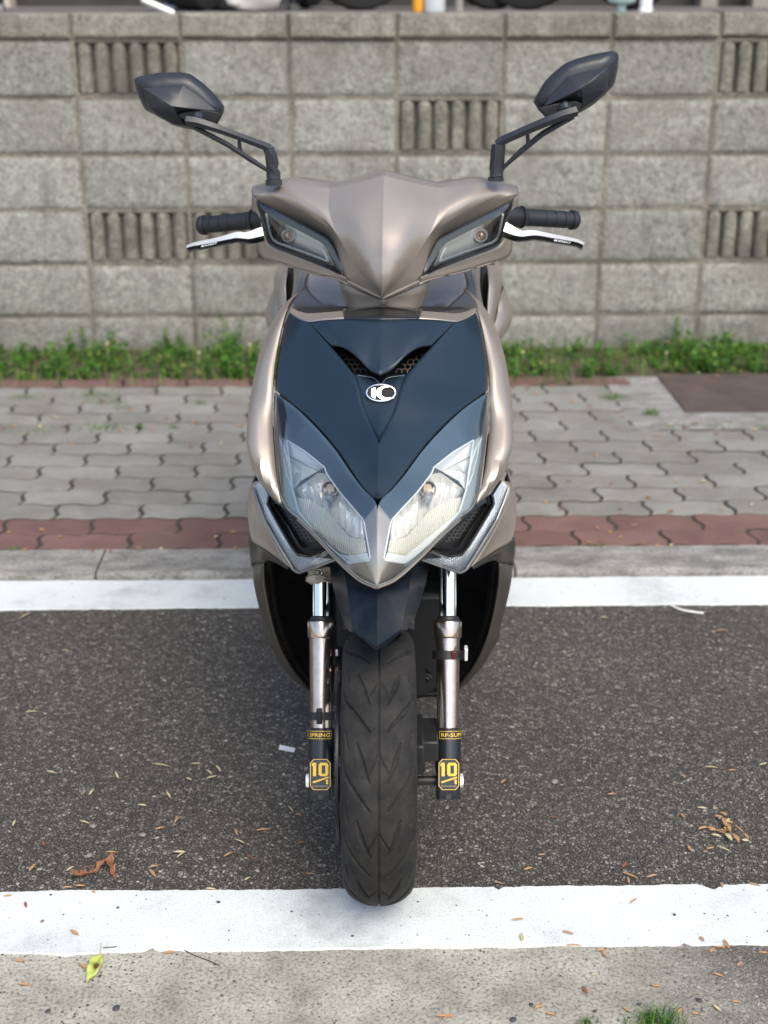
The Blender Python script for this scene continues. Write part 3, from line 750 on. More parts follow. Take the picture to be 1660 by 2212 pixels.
for i in range(1400):
    x = rw.uniform(-2.3, 2.3); px = CX + x / 5.0 * F
    band = .44 if not (1370 < px < 1800) else .40
    y = YW - .03 - band * rw.random() ** 1.15
    near_f = 1 - (YW - y) / .6
    h = hprof(px) * rw.uniform(.25, 1.15) * (.35 + .65 * near_f) * (.75 + .45 * math.sin(x * 9.3) * math.sin(x * 23 + 1))
    if rw.random() < .12 and 560 > px: h *= .5
    if px < 220 and rw.random() < .3: continue
    if math.sin(x * 6.1 + 1) * math.sin(x * 13.7 + .4) > .25 and rw.random() < .75: continue
    if px > 1080 and h > .09: h *= .8
    c0 = Vector((x, y, .008)); lean = Vector((rw.uniform(-.3, .3), rw.uniform(-.35, .15), 1)).normalized()
    nl = int(5 + h * 90)
    for k in range(nl):
        f = (k + 1) / nl; a = rw.uniform(0, 2 * math.pi); p = c0 + lean * h * f
        d = Vector((math.cos(a), math.sin(a), rw.uniform(-.1, .7))).normalized()
        leaf(vs, fs, p, d, Vector((0, 0, 1)), rw.uniform(.016, .038) * (1.15 - .4 * f), rw.uniform(.005, .012))
for i in range(3000):
    x = rw.uniform(-2.3, 2.3); px = CX + x / 5.0 * F
    y = YW - .03 - (.57 if not (1370 < px < 1800) else .42) * rw.random(); c0 = Vector((x, y, .008))
    if 1250 < px < 1375: y -= 0
    blade(vs, fs, c0, rw.uniform(0, 6.28), rw.uniform(.03, .09), rw.uniform(.0012, .0028), rw.uniform(.1, .8))
mb = MB(); mb.v = vs; mb.f = fs
o = link('weeds', mb.mesh('weeds', smooth=False, merge=0), weedm); o['kind'] = 'stuff'; o['label'] = 'green weeds and grass growing along the foot of the block wall'; setlink(o)
# a few pale flower heads among the weeds
fl = MB(); rf = random.Random(5)
flm = simple('flower_head', (.62, .55, .32), .7)
for (px, py) in ((232, 742), (430, 762), (540, 745), (1130, 760), (1440, 762)):
    Yf = 4.98; p = P(px, py, Yf); mb = MB()
    mb.lathe(p + Vector((0, 0, -.005)), p + Vector((0, 0, .005)), [(0, .002), (.5, .006), (1, .002)], 8); mb.tube(Vector((p.x, p.y, .0)), p, .0012, seg=5)
    o = link('weed_flower', mb.mesh('weed_flower', origin=Vector((p.x, p.y, 0)), closed=True), flm); o.location = (p.x, p.y, 0)
    tag(o, 'small pale weed flower standing in the grass at the wall foot', 'flower', 'pale weed flowers by the wall')

# ================================================================== SCOOTER
sc = empty('scooter', ROOTLOC, 'matte titanium and blue-black scooter with twin headlights parked facing the camera', 'scooter')
def cv(fn, pts): return [fn(*p) for p in pts]
def cc_(fn, pts): return [cen(fn(*p)) for p in pts]

# ---------------- front wheel: tyre with cut tread
WR, WY, WZ = .212, 1.81, .212
TX = XC(WY) - .0035 + .0035
def build_tyre():
    NS, NWD = 1150, 150
    prof = [(-.040, .142), (-.049, .152), (-.0532, .164), (-.0538, .174), (-.0508, .186), (-.0445, .1955), (-.035, .2030), (-.024, .2083), (-.012, .2112), (0, .212)]
    prof = prof + [(-a, b_) for a, b_ in reversed(prof[:-1])]
    pc = cr([Vector((a, 0, b_)) for a, b_ in prof], NWD)
    arc = [0]
    for a, b_ in zip(pc, pc[1:]): arc.append(arc[-1] + (b_ - a).length)
    arc = np.array(arc) - arc[-1] / 2
    Per = 2 * math.pi * WR / 12
    s = np.arange(NS) / NS * 2 * math.pi * WR
    k = 2.263e-4
    SEG = []
    def seg(a, b_, wa, wb, depth=1): SEG.append((a[0] * k, a[1] * k, b_[0] * k, b_[1] * k, wa * k * 1.25, wb * k * 1.25, depth))
    for sg in (-1, 1):
        seg((sg * 6, 0), (sg * 64, 112), 5, 4, .7)
        seg((sg * 140, -85), (sg * 108, 30), 4, 13); seg((sg * 108, 30), (sg * 56, 165), 13, 3)
        seg((sg * 228, 118), (sg * 170, 200), 9, 12); seg((sg * 170, 200), (sg * 54, 345), 12, 4)
        seg((sg * 232, 330), (sg * 205, 455), 5, 5, .7)
        seg((sg * 262, 10), (sg * 236, 118), 4, 8, .8)
    SS, AA = np.meshgrid(s, arc, indexing='ij')
    dep = np.zeros_like(SS)
    cg = np.abs(AA) - 9.5 * k
    dep = np.maximum(dep, np.clip(-cg / .0010, 0, 1) * .0035)
    sp = np.mod(SS, Per)
    Lk = Per / k / 500
    for (ax, ay, bx, by, wa, wb, dd) in SEG:
        ay *= Lk; by *= Lk
        for off in (-Per, 0, Per):
            vx, vy = bx - ax, by - ay; L2 = vx * vx + vy * vy
            tt = np.clip(((AA - ax) * vx + (sp - (ay + off)) * vy) / L2, 0, 1)
            dist = np.hypot(AA - (ax + tt * vx), sp - (ay + off + tt * vy)) - (wa + (wb - wa) * tt)
            dep = np.maximum(dep, np.clip(-dist / .0016 + .4, 0, 1) * .0046 * dd)
    px_ = np.array([p.x for p in pc]); pr_ = np.array([p.z for p in pc])
    nx = np.gradient(pr_); nr = -np.gradient(px_); ln = np.hypot(nx, nr); nx /= ln; nr /= ln   # inward-outward normal in profile
    if nr[NWD // 2] > 0: nx, nr = -nx, -nr                                                     # pointing inwards
    X = px_[None, :] + dep * nx[None, :]; R_ = pr_[None, :] + dep * nr[None, :]
    ph = s / WR
    th = 1.00 + ph          # angle start
    # theta: 0 at front (towards camera), growing downwards
    Yc = -R_ * np.cos(th)[:, None]; Zc = -R_ * np.sin(th)[:, None]
    co = np.stack([X + TX, Yc + WY, Zc + WZ + .0005], -1).reshape(-1, 3) - np.array(ROOTLOC)
    idx = np.arange(NS * NWD).reshape(NS, NWD); nxt = np.roll(idx, -1, 0)
    f = np.stack([idx[:, :-1], idx[:, 1:], nxt[:, 1:], nxt[:, :-1]], -1).reshape(-1, 4)
    me = bpy.data.meshes.new('tyre'); me.from_pydata(co.tolist(), [], f.tolist()); me.update()
    bm = bmesh.new(); bm.from_mesh(me); bmesh.ops.recalc_face_normals(bm, faces=bm.faces)
    f0 = max(bm.faces, key=lambda q: -q.calc_center_median().y)
    if f0.normal.y > 0: bmesh.ops.reverse_faces(bm, faces=bm.faces)
    bm.to_mesh(me); bm.free(); me.shade_smooth()
    return me
fw = bpy.data.objects.new('front_wheel', None); COL.objects.link(fw); fw.parent = sc
o = link('tyre', build_tyre(), tyrem, fw)
cx = TX
mb = MB(); mb.lathe(Vector((cx - .042, WY, WZ)), Vector((cx + .042, WY, WZ)), [(0, .143), (.04, .147), (.12, .136), (.3, .128), (.7, .128), (.88, .136), (.96, .147), (1, .143)], 64, cap=False)
part('rim', mb, blackp, fw)
mb = MB(); mb.tube((cx - .05, WY, WZ), (cx + .05, WY, WZ), .034)
for k in range(6):
    a = k * math.pi / 3 + .3; d = Vector((0, math.cos(a), math.sin(a)))
    mb.path([Vector((cx, WY, WZ)) + d * .02, Vector((cx, WY, WZ)) + d * .08, Vector((cx, WY, WZ)) + d * .133], [.017, .011, .014], 8)
part('spokes', mb, blackp, fw)
# brake disc on the picture's left side
dx = P(730, 1650, 1.74).x
mb = MB()
mb.lathe(Vector((dx - .002, WY, WZ)), Vector((dx + .002, WY, WZ)), [(0, .092), (0, .122), (1, .122), (1, .092), (0, .092)], 72, cap=False)
for k in range(6):
    a = k * math.pi / 3; d = Vector((0, math.cos(a), math.sin(a))); c = Vector((dx + .003, WY, WZ)); mb.path([c + d * .03, c + d * .1], [.009, .007], 6)
part('brake_disc', mb, simple('disc_steel', (.035, .035, .038), .35, .6), fw)
mb = MB(); mb.lathe(Vector((dx + .008, WY, WZ)), Vector((dx + .016, WY, WZ)), [(0, .150), (0, .168), (.5, .170), (1, .168), (1, .150), (0, .150)], 72, cap=False)
part('rim_tape', mb, blackg, fw)
mb = MB(); ax0 = P(676, 1686, 1.79); mb.tube((cx - .095, ax0.y, ax0.z), (cx + .095, ax0.y, ax0.z), .007)
part('axle', mb, blackp, fw)

# ---------------- front fork
def fork_axis(xc, y):
    """point on the leg's axis under picture row y (full-picture units)"""
    z0, Y0 = P(694, 1726, 1.775).z, 1.775
    t_ = math.tan(math.radians(26)); d = ray(xc, y); sl = d.z / d.y     # z = H + sl*Y
    Y = (Y0 - z0 * t_ + H * t_) / (1 - sl * t_) if True else 0
    return P(xc, y, Y)
def oct_(x0, x1, y0, y1, c):
    return [(x0 + c, y0), (x1 - c, y0), (x1, y0 + c), (x1, y1 - c), (x1 - c, y1), (x0 + c, y1), (x0, y1 - c), (x0, y0 + c)]
def fork_leg(side, xc, label):
    root = bpy.data.objects.new('fork_leg', None); COL.objects.link(root); root.parent = sc; root['label'] = label
    cy = lambda y: 1197.7 + y * .3607
    ax = lambda y, dx_=0: fork_axis(xc + dx_, cy(y))
    def cyl(y0, y1, prof_px, seg=40, dx_=0):
        p0, p1 = ax(y0, dx_), ax(y1, dx_); mb = MB()
        return mb.lathe(p0, p1, [(t_, pxm(r_ * .3607, p0)) for t_, r_ in prof_px], seg)
    part('stanchion', cyl(372, 20, [(0, 52), (1, 52)]), chrome, root)
    part('dust_seal', cyl(402, 368, [(0, 78), (.25, 78), (.35, 66), (.8, 64), (1, 56)]), blackp, root)
    part('collar', cyl(502, 398, [(0, 74), (.05, 80), (.1, 82), (.86, 84), (.95, 82), (1, 76)]), bronze, root)
    part('outer_tube', cyl(1045, 500, [(0, 64), (1, 72)]), bronze, root)
    part('lower_leg', cyl(1300, 1035, [(0, 76), (.9, 79), (.97, 78), (1, 66)]), simple('fork_black', (.010, .012, .017), .34, coat=.3) if 'fork_black' not in MATS else MATS['fork_black'], root)
    # boxy foot below
    pa, pb_ = ax(1225), ax(1464); r_ = pxm(72 * .3607, pa)
    dn = (pb_ - pa).normalized(); sd_ = Vector((1, 0, 0)); fr_ = sd_.cross(dn); 
    if fr_.y > 0: fr_ = -fr_
    def q(u, v, w): return pa + sd_ * (u * r_) + dn * ((pb_ - pa).length * v) + fr_ * (w * r_)
    secs = [(0, 1.0, .78, 1.0), (.06, 1.0, 1.12, 1.0), (.86, 1.0, 1.12, 1.0), (.97, 1.0, .95, .9), (1, .9, .85, .8)]
    mb = MB(); vs = []; fs = []
    for (v, w_, fdep, bdep) in secs:
        for (u, w) in [(-w_, fdep - .25), (-w_ + .22, fdep), (w_ - .22, fdep), (w_, fdep - .25), (w_, -.6 * bdep), (w_ - .3, -bdep), (-w_ + .3, -bdep), (-w_, -.6 * bdep)]: vs.append(q(u, v, w))
    for i in range(len(secs) - 1):
        for k in range(8): k2 = (k + 1) % 8; fs.append((i * 8 + k, i * 8 + k2, (i + 1) * 8 + k2, (i + 1) * 8 + k))
    fs += [tuple(range(8)), tuple(reversed(range(len(vs) - 8, len(vs))))]
    mb.add(vs, fs); part('foot', mb, MATS['fork_black'], root, bevel=.0012, angle=30)
    mb = MB(); c0 = q(0, .90, 1.125); mb.lathe(c0, c0 + fr_ * .0012, [(0, .0045), (1, .0045)], 16); part('drain_screw', mb, blackp, root)
    # decal plate, octagonal gold outline, digits
    def pl(x, y, off): return q(x, (y - 1225) / 239.0, 1.125 + off)          # x in -1..1, y in crop rows
    def ring(pts_o, pts_i, off, h=.0004):
        mb = MB(); n = len(pts_o)
        vo_ = [pl(x, y, off) for x, y in pts_o]; vi = [pl(x, y, off) for x, y in pts_i]
        mb.add(vo_ + vi, [(i, (i + 1) % n, n + (i + 1) % n, n + i) for i in range(n)]); return mb
    sh = {'L': -.03, 'R': .03}[side]
    oo = [(x + sh, y) for x, y in oct_(-.80, .84, 1232, 1400, 0)]
    def octn(x0, x1, y0, y1, cxn, cyn): return [(x0 + cxn, y0), (x1 - cxn, y0), (x1, y0 + cyn), (x1, y1 - cyn), (x1 - cxn, y1), (x0 + cxn, y1), (x0, y1 - cyn), (x0, y0 + cyn)]
    o1 = octn(-.84 + sh, .84 + sh, 1219, 1401, .28, 24); o2 = octn(-.79 + sh, .79 + sh, 1222, 1398, .27, 22)
    mb = MB(); mb.prism([pl(x, y, .0) for x, y in octn(-.87 + sh, .87 + sh, 1216, 1404, .29, 25)], -fr_ * .001); part('badge_plate', mb, MATS['fork_black'], root)
    mb = ring(o1, o2, .02); part('badge_outline', mb, gold, root, smooth=False, face_cam=True)
    def poly(pts, off=.02):
        return [pl(x + sh, y, off) for x, y in pts]
    mb = MB()
    one = [(-.70, 1248), (-.62, 1240), (-.34, 1240), (-.34, 1320), (-.60, 1320), (-.60, 1256), (-.70, 1262)]
    mb.prism(poly(one, .02), -fr_ * .0002)
    part('digit', mb, gold, root, smooth=False)
    zo = octn(-.14, .66, 1240, 1320, .14, 12); zi = octn(.12, .42, 1256, 1305, .001, .1)
    mb = ring([(x + sh, y) for x, y in zo], [(x + sh, y) for x, y in zi], .02); part('digit', mb, gold, root, smooth=False, face_cam=True)
    mb = MB(); mb.prism(poly([(-.64, 1352), (.66, 1322), (.70, 1330), (-.58, 1362)], .02), -fr_ * .0002); part('slash', mb, gold, root, smooth=False)
    mb = MB(); mb.prism(poly([(.42, 1346), (.5, 1340), (.64, 1340), (.64, 1367), (.48, 1367), (.48, 1350)], .02), -fr_ * .0002); part('digit', mb, gold, root, smooth=False)
    mb = MB()
    for i, wd in enumerate((.05, .04, .06, .05, .05, .04, .05, .06, .05, .04, .05, .05, .05)):
        x0 = -.62 + i * .098; mb.prism(poly([(x0, 1376), (x0 + wd, 1376), (x0 + wd, 1382), (x0, 1382)], .02), -fr_ * .0002)
    part('fine_print', mb, simple('faded_gold', (.42, .30, .14), .5), root, smooth=False)
    # side bolt
    bx = -1 if side == 'L' else 1
    c = pa.lerp(pb_, (1355 - 1225) / 239.0) - fr_ * .002
    mb = MB(); p0 = c + sd_ * bx * r_ * .9; p1 = c + sd_ * bx * (r_ * 1.30)
    mb.lathe(p0, p1, [(0, .014), (.3, .014), (.32, .011), (.9, .010), (1, .007)], 6 if side == 'R' else 20); part('axle_bolt', mb, silver, root)
    # wrapped lettering
    pc_, pd = ax(1050), ax(1100); rr = pxm(79 * .3607, pc_) + .0004
    def wrap(me_name, word, a0, a1, y0, y1, mat):
        fc = bpy.data.curves.new('txt', 'FONT'); fc.body = word; fc.resolution_u = 3; fc.offset = .018
        ob = bpy.data.objects.new('txt', fc); COL.objects.link(ob); bpy.context.view_layer.update()
        me = bpy.data.meshes.new_from_object(ob); bpy.data.objects.remove(ob)
        bm = bmesh.new(); bm.from_mesh(me); bmesh.ops.subdivide_edges(bm, edges=[e for e in bm.edges if e.calc_length() > .15], cuts=2)
        xs = [v.co.x for v in bm.verts]; ys = [v.co.y for v in bm.verts]; x0, x1, yy0, yy1 = min(xs), max(xs), min(ys), max(ys)
        for v in bm.verts:
            u = (v.co.x - x0) / (x1 - x0); w = (v.co.y - yy0) / (yy1 - yy0); a = math.radians(a0 + (a1 - a0) * u)
            base = ax(y1 + (y0 - y1) * w); v.co = base + sd_ * math.sin(a) * rr + fr_ * math.cos(a) * rr - ROOTLOC
        bm.to_mesh(me); bm.free(); me.materials.clear(); link(me_name, me, mat, root)
    a0, a1 = (-32, 200) if side == 'R' else (-188, 42)
    wrap('lettering', 'RF-SUPER SPRING', a0, a1, 1065, 1088, gold)
    mb = MB(); pts_o = []; 
    for yb in (1053, 1097):
        vs = []; fs = []; n = 50
        for i in range(n + 1):
            a = math.radians(a0 - 8 + (a1 - a0 + 16) * i / n)
            for yy in (yb, yb + 3): vs.append(ax(yy) + (sd_ * math.sin(a) + fr_ * math.cos(a)) * rr)
        mb.add(vs, [(2 * i, 2 * i + 1, 2 * i + 3, 2 * i + 2) for i in range(n)])
    for ae in (a0 - 8, a1 + 8):
        vs = []
        for da in (-1.2, 1.2):
            a = math.radians(ae + da)
            for yy in (1053, 1100): vs.append(ax(yy) + (sd_ * math.sin(a) + fr_ * math.cos(a)) * rr)
        mb.add(vs, [(0, 1, 3, 2)])
    part('lettering_frame', mb, gold, root, smooth=False)
    # strap
    if side == 'L':
        part('strap', cyl(990, 942, [(0, 78), (1, 78)]), blackp, root)
        p = ax(966) + fr_ * pxm(79 * .3607, pa); s1 = pxm(1, p)
        mb = MB(); mb.box(-.0045 - .002, .0045 - .002, -.003, .004, -.012, .012, Matrix.Translation(p)); part('strap_buckle', mb, blackp, root, bevel=.001)
    else:
        part('strap', cyl(628, 576, [(0, 93), (1, 93)]), blackp, root)
        p = ax(602) + fr_ * pxm(93 * .3607, pa)
        mb = MB(); mb.box(.004, .0115, -.0022, .004, -.0065, .0065, Matrix.Translation(p)); part('strap_stone', mb, redr, root, bevel=.001)
        mb = MB(); mb.box(.024, .029, .0, .014, -.010, .010, Matrix.Translation(p)); part('strap_buckle', mb, silver, root, bevel=.001)
    return root, sd_, fr_
fl_, SD, FR = fork_leg('L', 694.5, 'picture-left fork leg, lettered on its lower leg')
fork_leg('R', 968.0, 'picture-right fork leg with the brown-red strap stone')
# torn foam at the top of the left stanchion
mb = MB()
for (y0, y1, r0, dx_) in ((78, 112, 70, 0), (112, 140, 66, -1), (122, 172, 74, -3)):
    p0, p1 = fork_axis(692 + dx_, 1197.7 + y1 * .3607), fork_axis(692 + dx_, 1197.7 + y0 * .3607); r_ = pxm(r0 * .3607, p0)
    mb.lathe(p0, p1, [(0, r_ * .8), (.15, r_ * 1.05), (.5, r_ * .98), (.8, r_ * 1.04), (1, r_ * .8)], 22)
for i, v in enumerate(mb.v): mb.v[i] = v + Vector((math.sin(i * 1.7) * .0012, math.cos(i * 2.3) * .0012, math.sin(i * .9) * .0018))
part('foam_sleeve', mb, foam, sc, label='torn beige foam wrapped round one stanchion')
# brake caliper between tyre and right leg
mb = MB()
for (x0, x1, y0, y1, Ya, Yb) in ((1105, 1160, 1085, 1125, 1.80, 1.84), (1078, 1175, 1125, 1245, 1.775, 1.85), (1040, 1090, 1150, 1325, 1.76, 1.86)):
    a, b_ = C(x0, y0, Ya), C(x1, y1, Ya); mb.box(a.x, b_.x, Ya, Yb, b_.z, a.z)
part('brake_caliper', mb, blackp, sc, bevel=.003)
mb = MB(); a = C(1072, 1290, 1.75); mb.tube((a.x - .003, 1.752, a.z), (a.x - .003, 1.80, a.z), .009); part('caliper_bolt', mb, blackp, sc)
mb = MB(); mb.path([C(575, 560, 1.9), C(568, 640, 1.88), C(578, 690, 1.86), C(572, 740, 1.85), C(560, 900, 1.84)], [.006] * 5, 8); part('speedometer_cable', mb, blackp, sc)
mb = MB(); mb.path([C(572, 575, 1.872), C(572, 612, 1.865)], [.0045] * 2, 8); mb.path([C(575, 690, 1.855), C(575, 706, 1.85)], [.007] * 2, 8); part('cable_clamp', mb, bronze, sc)

# ---------------- front mudguard
cr0 = cv(C, [(600, 40, 1.81), (622, 180, 1.752), (640, 300, 1.728), (654, 400, 1.712), (664, 470, 1.703)])
out = cv(C, [(520, 40, 1.86), (540, 180, 1.81), (572, 300, 1.79), (606, 400, 1.765), (641, 462, 1.735)])
ctr = cc_(C, [(820, 40, 1.795), (820, 180, 1.735), (820, 300, 1.712), (820, 440, 1.695), (821, 578, 1.682)])
wrp = [p + Vector((.004, .10, -.012)) for p in out]
mb = MB(); mb.grid(loft([out, cr0], 20, 8)); mb.grid(loft([cr0, ctr], 20, 12)); mb.grid(loft([wrp, out], 20, 5))
mb.mirror(); part('front_mudguard', mb, navy2, sc, thick=.0028, face_cam=True, angle=22)
mb = MB(); g = []
for i in range(16):
    a = math.radians(95 - 95 * i / 15); row = []
    for k in range(9):
        w = -.052 + .104 * k / 8; r_ = .245 - abs(w) ** 2 * 4
        row.append(Vector((TX + w, WY + r_ * math.cos(a) * 1.0, WZ + r_ * math.sin(a))))
    g.append(row)
mb.grid(g); part('mudguard_rear', mb, blackp, sc, thick=.003)

# ---------------- apron: blue-black front panel
wi = cv(B, [(395, 165, 2.035), (530, 312, 1.985), (600, 392, 1.957), (668, 478, 1.928), (700, 560, 1.904), (722, 660, 1.878), (768, 780, 1.845), (818, 905, 1.803)])
wi_c = cc_(B, [(817, 960, 1.789), (816, 1060, 1.765), (815, 1150, 1.748), (815, 1216, 1.738)])
wo = cv(B, [(283, 108, 2.10), (252, 190, 2.08), (228, 300, 2.055), (205, 430, 2.025), (196, 572, 1.992), (330, 678, 1.93), (455, 800, 1.885), (565, 930, 1.845)])
wo_c = cv(B, [(612, 997, 1.824), (660, 1070, 1.803), (735, 1168, 1.766), (788, 1216, 1.745)])
FP = MB()
wo_f = wo + wo_c + [cen(B(815, 1226, 1.740))]
wi_f = wi + wi_c
for seg_a, seg_b, n_ in ((wo[:5], wi[:4], 22), (wo[4:] + wo_c + [cen(B(815, 1226, 1.740))], wi[3:] + wi_c, 46)):
    ca, cb = cr(seg_a, n_), cr(seg_b, n_)
    if n_ == 46: cb = [cen(p) if p.z < wi[-1].z + .0005 else p for p in cb]
    FP.grid([[a.lerp(b_, k / 15) - Vector((0, .010 * math.sin(math.pi * k / 15) * (1 if n_ == 22 else max(0, 1 - i / 40)), 0)) for k in range(16)] for i, (a, b_) in enumerate(zip(ca, cb))])
top_ = cv(B, [(395, 165, 2.035), (500, 152, 2.02), (620, 145, 2.012), (740, 146, 2.006)]) + [cen(B(845, 148, 2.003))]
bot_ = cv(B, [(530, 306, 1.985), (610, 322, 1.966), (690, 376, 1.944), (765, 452, 1.926)]) + [cen(B(838, 480, 1.914))]
FP.grid(loft([top_, bot_], 26, 12, bulge=.004))
FPm = MB(); FPm.v = list(FP.v); FPm.f = list(FP.f); FPm.mirror()
front_panel = part('front_panel', FPm, navy, sc, thick=.003, face_cam=True, angle=16, merge=2e-4)
# centre recess with the emblem
rl = cv(B, [(682, 482, 1.934), (706, 560, 1.912), (728, 660, 1.886), (774, 780, 1.853), (822, 903, 1.812)])
rc = cc_(B, [(840, 530, 1.926), (838, 560, 1.912), (835, 660, 1.884), (832, 780, 1.848), (826, 905, 1.806)])
RC = MB(); RC.grid(loft([rl, rc], 24, 10)); 
# raised frame above the emblem, walls of the recess
RC.grid(loft([wi[3:8], rl], 24, 2))
RC.mirror(); part('emblem_recess', RC, navy, sc, face_cam=True, angle=20)
mb = MB()   # lip under the vents
lip0 = cv(B, [(678, 474, 1.936), (735, 480, 1.936), (790, 492, 1.932)]) + [cen(B(840, 528, 1.928))]
lip1 = cv(B, [(682, 484, 1.933), (735, 491, 1.932), (790, 504, 1.929)]) + [cen(B(840, 542, 1.924))]
mb.grid(loft([lip0, lip1], 14, 3)); mb.mirror(); part('vent_lip', mb, navy, sc, thick=.002, face_cam=True)
# vents
def inside(px, py, poly):
    c = False; n = len(poly)
    for i in range(n):
        x1, y1 = poly[i]; x2, y2 = poly[(i + 1) % n]
        if (y1 > py) != (y2 > py) and px < (x2 - x1) * (py - y1) / (y2 - y1) + x1: c = not c
    return c
def hexmesh(poly, pitch, wl, fn, depthf, th=.002, sx_=1.0, ang=0):
    """flat hexagon lattice clipped to poly; fn maps (x, y, Y)"""
    mb = MB(); xs = [p[0] for p in poly]; ys = [p[1] for p in poly]
    h = pitch * .866
    j = 0; y = min(ys) - pitch
    while y < max(ys) + pitch:
        x = min(xs) - pitch + (pitch / 2 if j % 2 else 0)
        while x < max(xs) + pitch:
            R0 = pitch / 1.732; cs = [(x + R0 * math.sin(a) * sx_, y + R0 * math.cos(a)) for a in [math.pi / 3 * k for k in range(6)]]
            ci = [(x + (R0 - wl) * math.sin(a) * sx_, y + (R0 - wl) * math.cos(a)) for a in [math.pi / 3 * k for k in range(6)]]
            for k in range(6):
                q4 = [cs[k], cs[(k + 1) % 6], ci[(k + 1) % 6], ci[k]]
                m_ = (sum(p[0] for p in q4) / 4, sum(p[1] for p in q4) / 4)
                if inside(m_[0], m_[1], poly):
                    vs = [fn(px_, py_, depthf(px_, py_)) for px_, py_ in q4]
                    mb.prism(vs, (0, th, 0))
            x += pitch * sx_
        y += h; j += 1
    return mb
vd = lambda x, y: 1.955 + (x < 900) * 0 + (480 - y) * .00032 + abs(840 - x) * .00006
vpoly = [(530, 298), (610, 310), (690, 360), (770, 440), (846, 470), (846, 548), (790, 520), (735, 505), (660, 495), (590, 400)]
meshm = simple('vent_lattice', (.11, .095, .085), .6)
for s_ in (0, 1):
    mb = hexmesh([(575, 352), (650, 378), (712, 425), (748, 462), (735, 473), (672, 470)], 33, 3.6, B, lambda x, y: vd(x, y) + .002)
    bk = MB(); bk.prism([B(x, y, vd(x, y) + (.018 if x < 700 else .022)) for x, y in vpoly], (0, .004, 0))
    if s_: mb = mb.mirrored(); bk = bk.mirrored()
    part('air_vent', bk, blackp, sc); part('vent_lattice', mb, meshm, sc, smooth=False)

fp_t = bvh_of(FPm); rc_t = bvh_of(RC)
# top trim of the apron
t0 = cv(B, [(288, 78, 2.118), (340, 100, 2.106), (396, 112, 2.094), (500, 106, 2.085), (620, 96, 2.078), (730, 86, 2.072)]) + [cen(B(845, 78, 2.07))]
t1 = cv(B, [(283, 104, 2.101), (335, 140, 2.072), (394, 160, 2.040), (500, 148, 2.024), (620, 141, 2.016), (730, 142, 2.010)]) + [cen(B(845, 144, 2.007))]
t2 = [p + Vector((0, .05, -.012)) for p in t0]
mb = MB(); mb.grid(loft([t0, t1], 30, 6)); mb.grid(loft([t2, t0], 30, 4)); mb.mirror()
part('apron_top_trim', mb, titan, sc, thick=.003, face_cam=True, angle=30)
mb = MB()  # black strip over the middle of the top trim
t0b = cv(B, [(600, 94, 2.072), (730, 82, 2.066)]) + [cen(B(845, 74, 2.064))]; t1b = cv(B, [(610, 142, 2.013), (730, 144, 2.006)]) + [cen(B(845, 146, 2.003))]
t2b = [p + Vector((0, .06, -.01)) for p in t0b]
mb.grid(loft([t0b, t1b], 14, 5)); mb.grid(loft([t2b, t0b], 14, 4)); mb.mirror(); part('trim_middle_black', mb, blackg, sc, thick=.0015, face_cam=True)

# ---------------- emblem
em = bpy.data.objects.new('emblem', None); COL.objects.link(em); em.parent = sc
ex, ey = 823.2, 636.3 + 590 * .3607
def emp(u, v, off): return onto(rc_t, ex + u, ey + v, off)
c_ = onto(rc_t, ex, ey, -.004); nrm = Vector((0, -.86, .5)).normalized(); upv = Vector((0, .5, .86)); rt_ = Vector((1, 0, 0))
c_ = P(ex, ey, c_.y - .004)
ra, rb_ = pxm(33, c_), pxm(19.6, c_) / abs(upv.dot(Vector((0, _s, _c))))
def EP(u, v, w=0): return c_ + rt_ * u * ra + upv * v * rb_ + nrm * w
mb = MB(); n = 56
for ins in [0]:
    ringp = [(1.0, -.003), (1.0, .0015), (.985, .0028), (.93, .0032), (.89, .0026), (.875, .0008)]
    g = [[EP(math.cos(2 * math.pi * k / n) * r_, math.sin(2 * math.pi * k / n) * (r_ if r_ > .95 else r_ - (1 - r_) * .75), w) for k in range(n + 1)] for r_, w in ringp]
    mb.grid(g)
part('ring', mb, chrome, em, merge=1e-6)
mb = MB(); mb.prism([EP(math.cos(2 * math.pi * k / n) * .94, math.sin(2 * math.pi * k / n) * .93, .0004) for k in range(n)], -nrm * .004); part('badge_disc', mb, simple('badge_black', (.012, .012, .012), .55, spec=.2), em)
mb = MB(); mb.prism([EP(u, v, .0006) for u, v in ((-.63, -.42), (-.36, -.68), (-.36, .60), (-.63, .46))], nrm * .0018); part('letter_stroke', mb, chrome, em, bevel=.0003)
mb = MB(); outr = []; inn = []
for k in range(25):
    a = math.radians(66 + (318 - 66) * k / 24); outr.append((.36 + .68 * math.cos(a), -.02 + .77 * math.sin(a) * 1.0))
    a2 = math.radians(80 + (292 - 80) * k / 24); inn.append((.42 + .42 * math.cos(a2), .02 + .60 * math.sin(a2)))
poly_ = []
vsx = [EP(u, v, .0024) for u, v in outr] + [EP(u, v, .0024) for u, v in inn]; nn = 25
mb.add(vsx, [(i, i + 1, nn + i + 1, nn + i) for i in range(nn - 1)])
vsb = [EP(u, v, .0006) for u, v in outr]; mb.add(vsb + [EP(u, v, .0024) for u, v in outr], [(i, i + 1, nn + i + 1, nn + i) for i in range(nn - 1)])
vsb = [EP(u, v, .0006) for u, v in inn]; mb.add(vsb + [EP(u, v, .0024) for u, v in inn], [(i, i + 1, nn + i + 1, nn + i) for i in range(nn - 1)])
part('letter_crescent', mb, chrome, em, smooth=False)

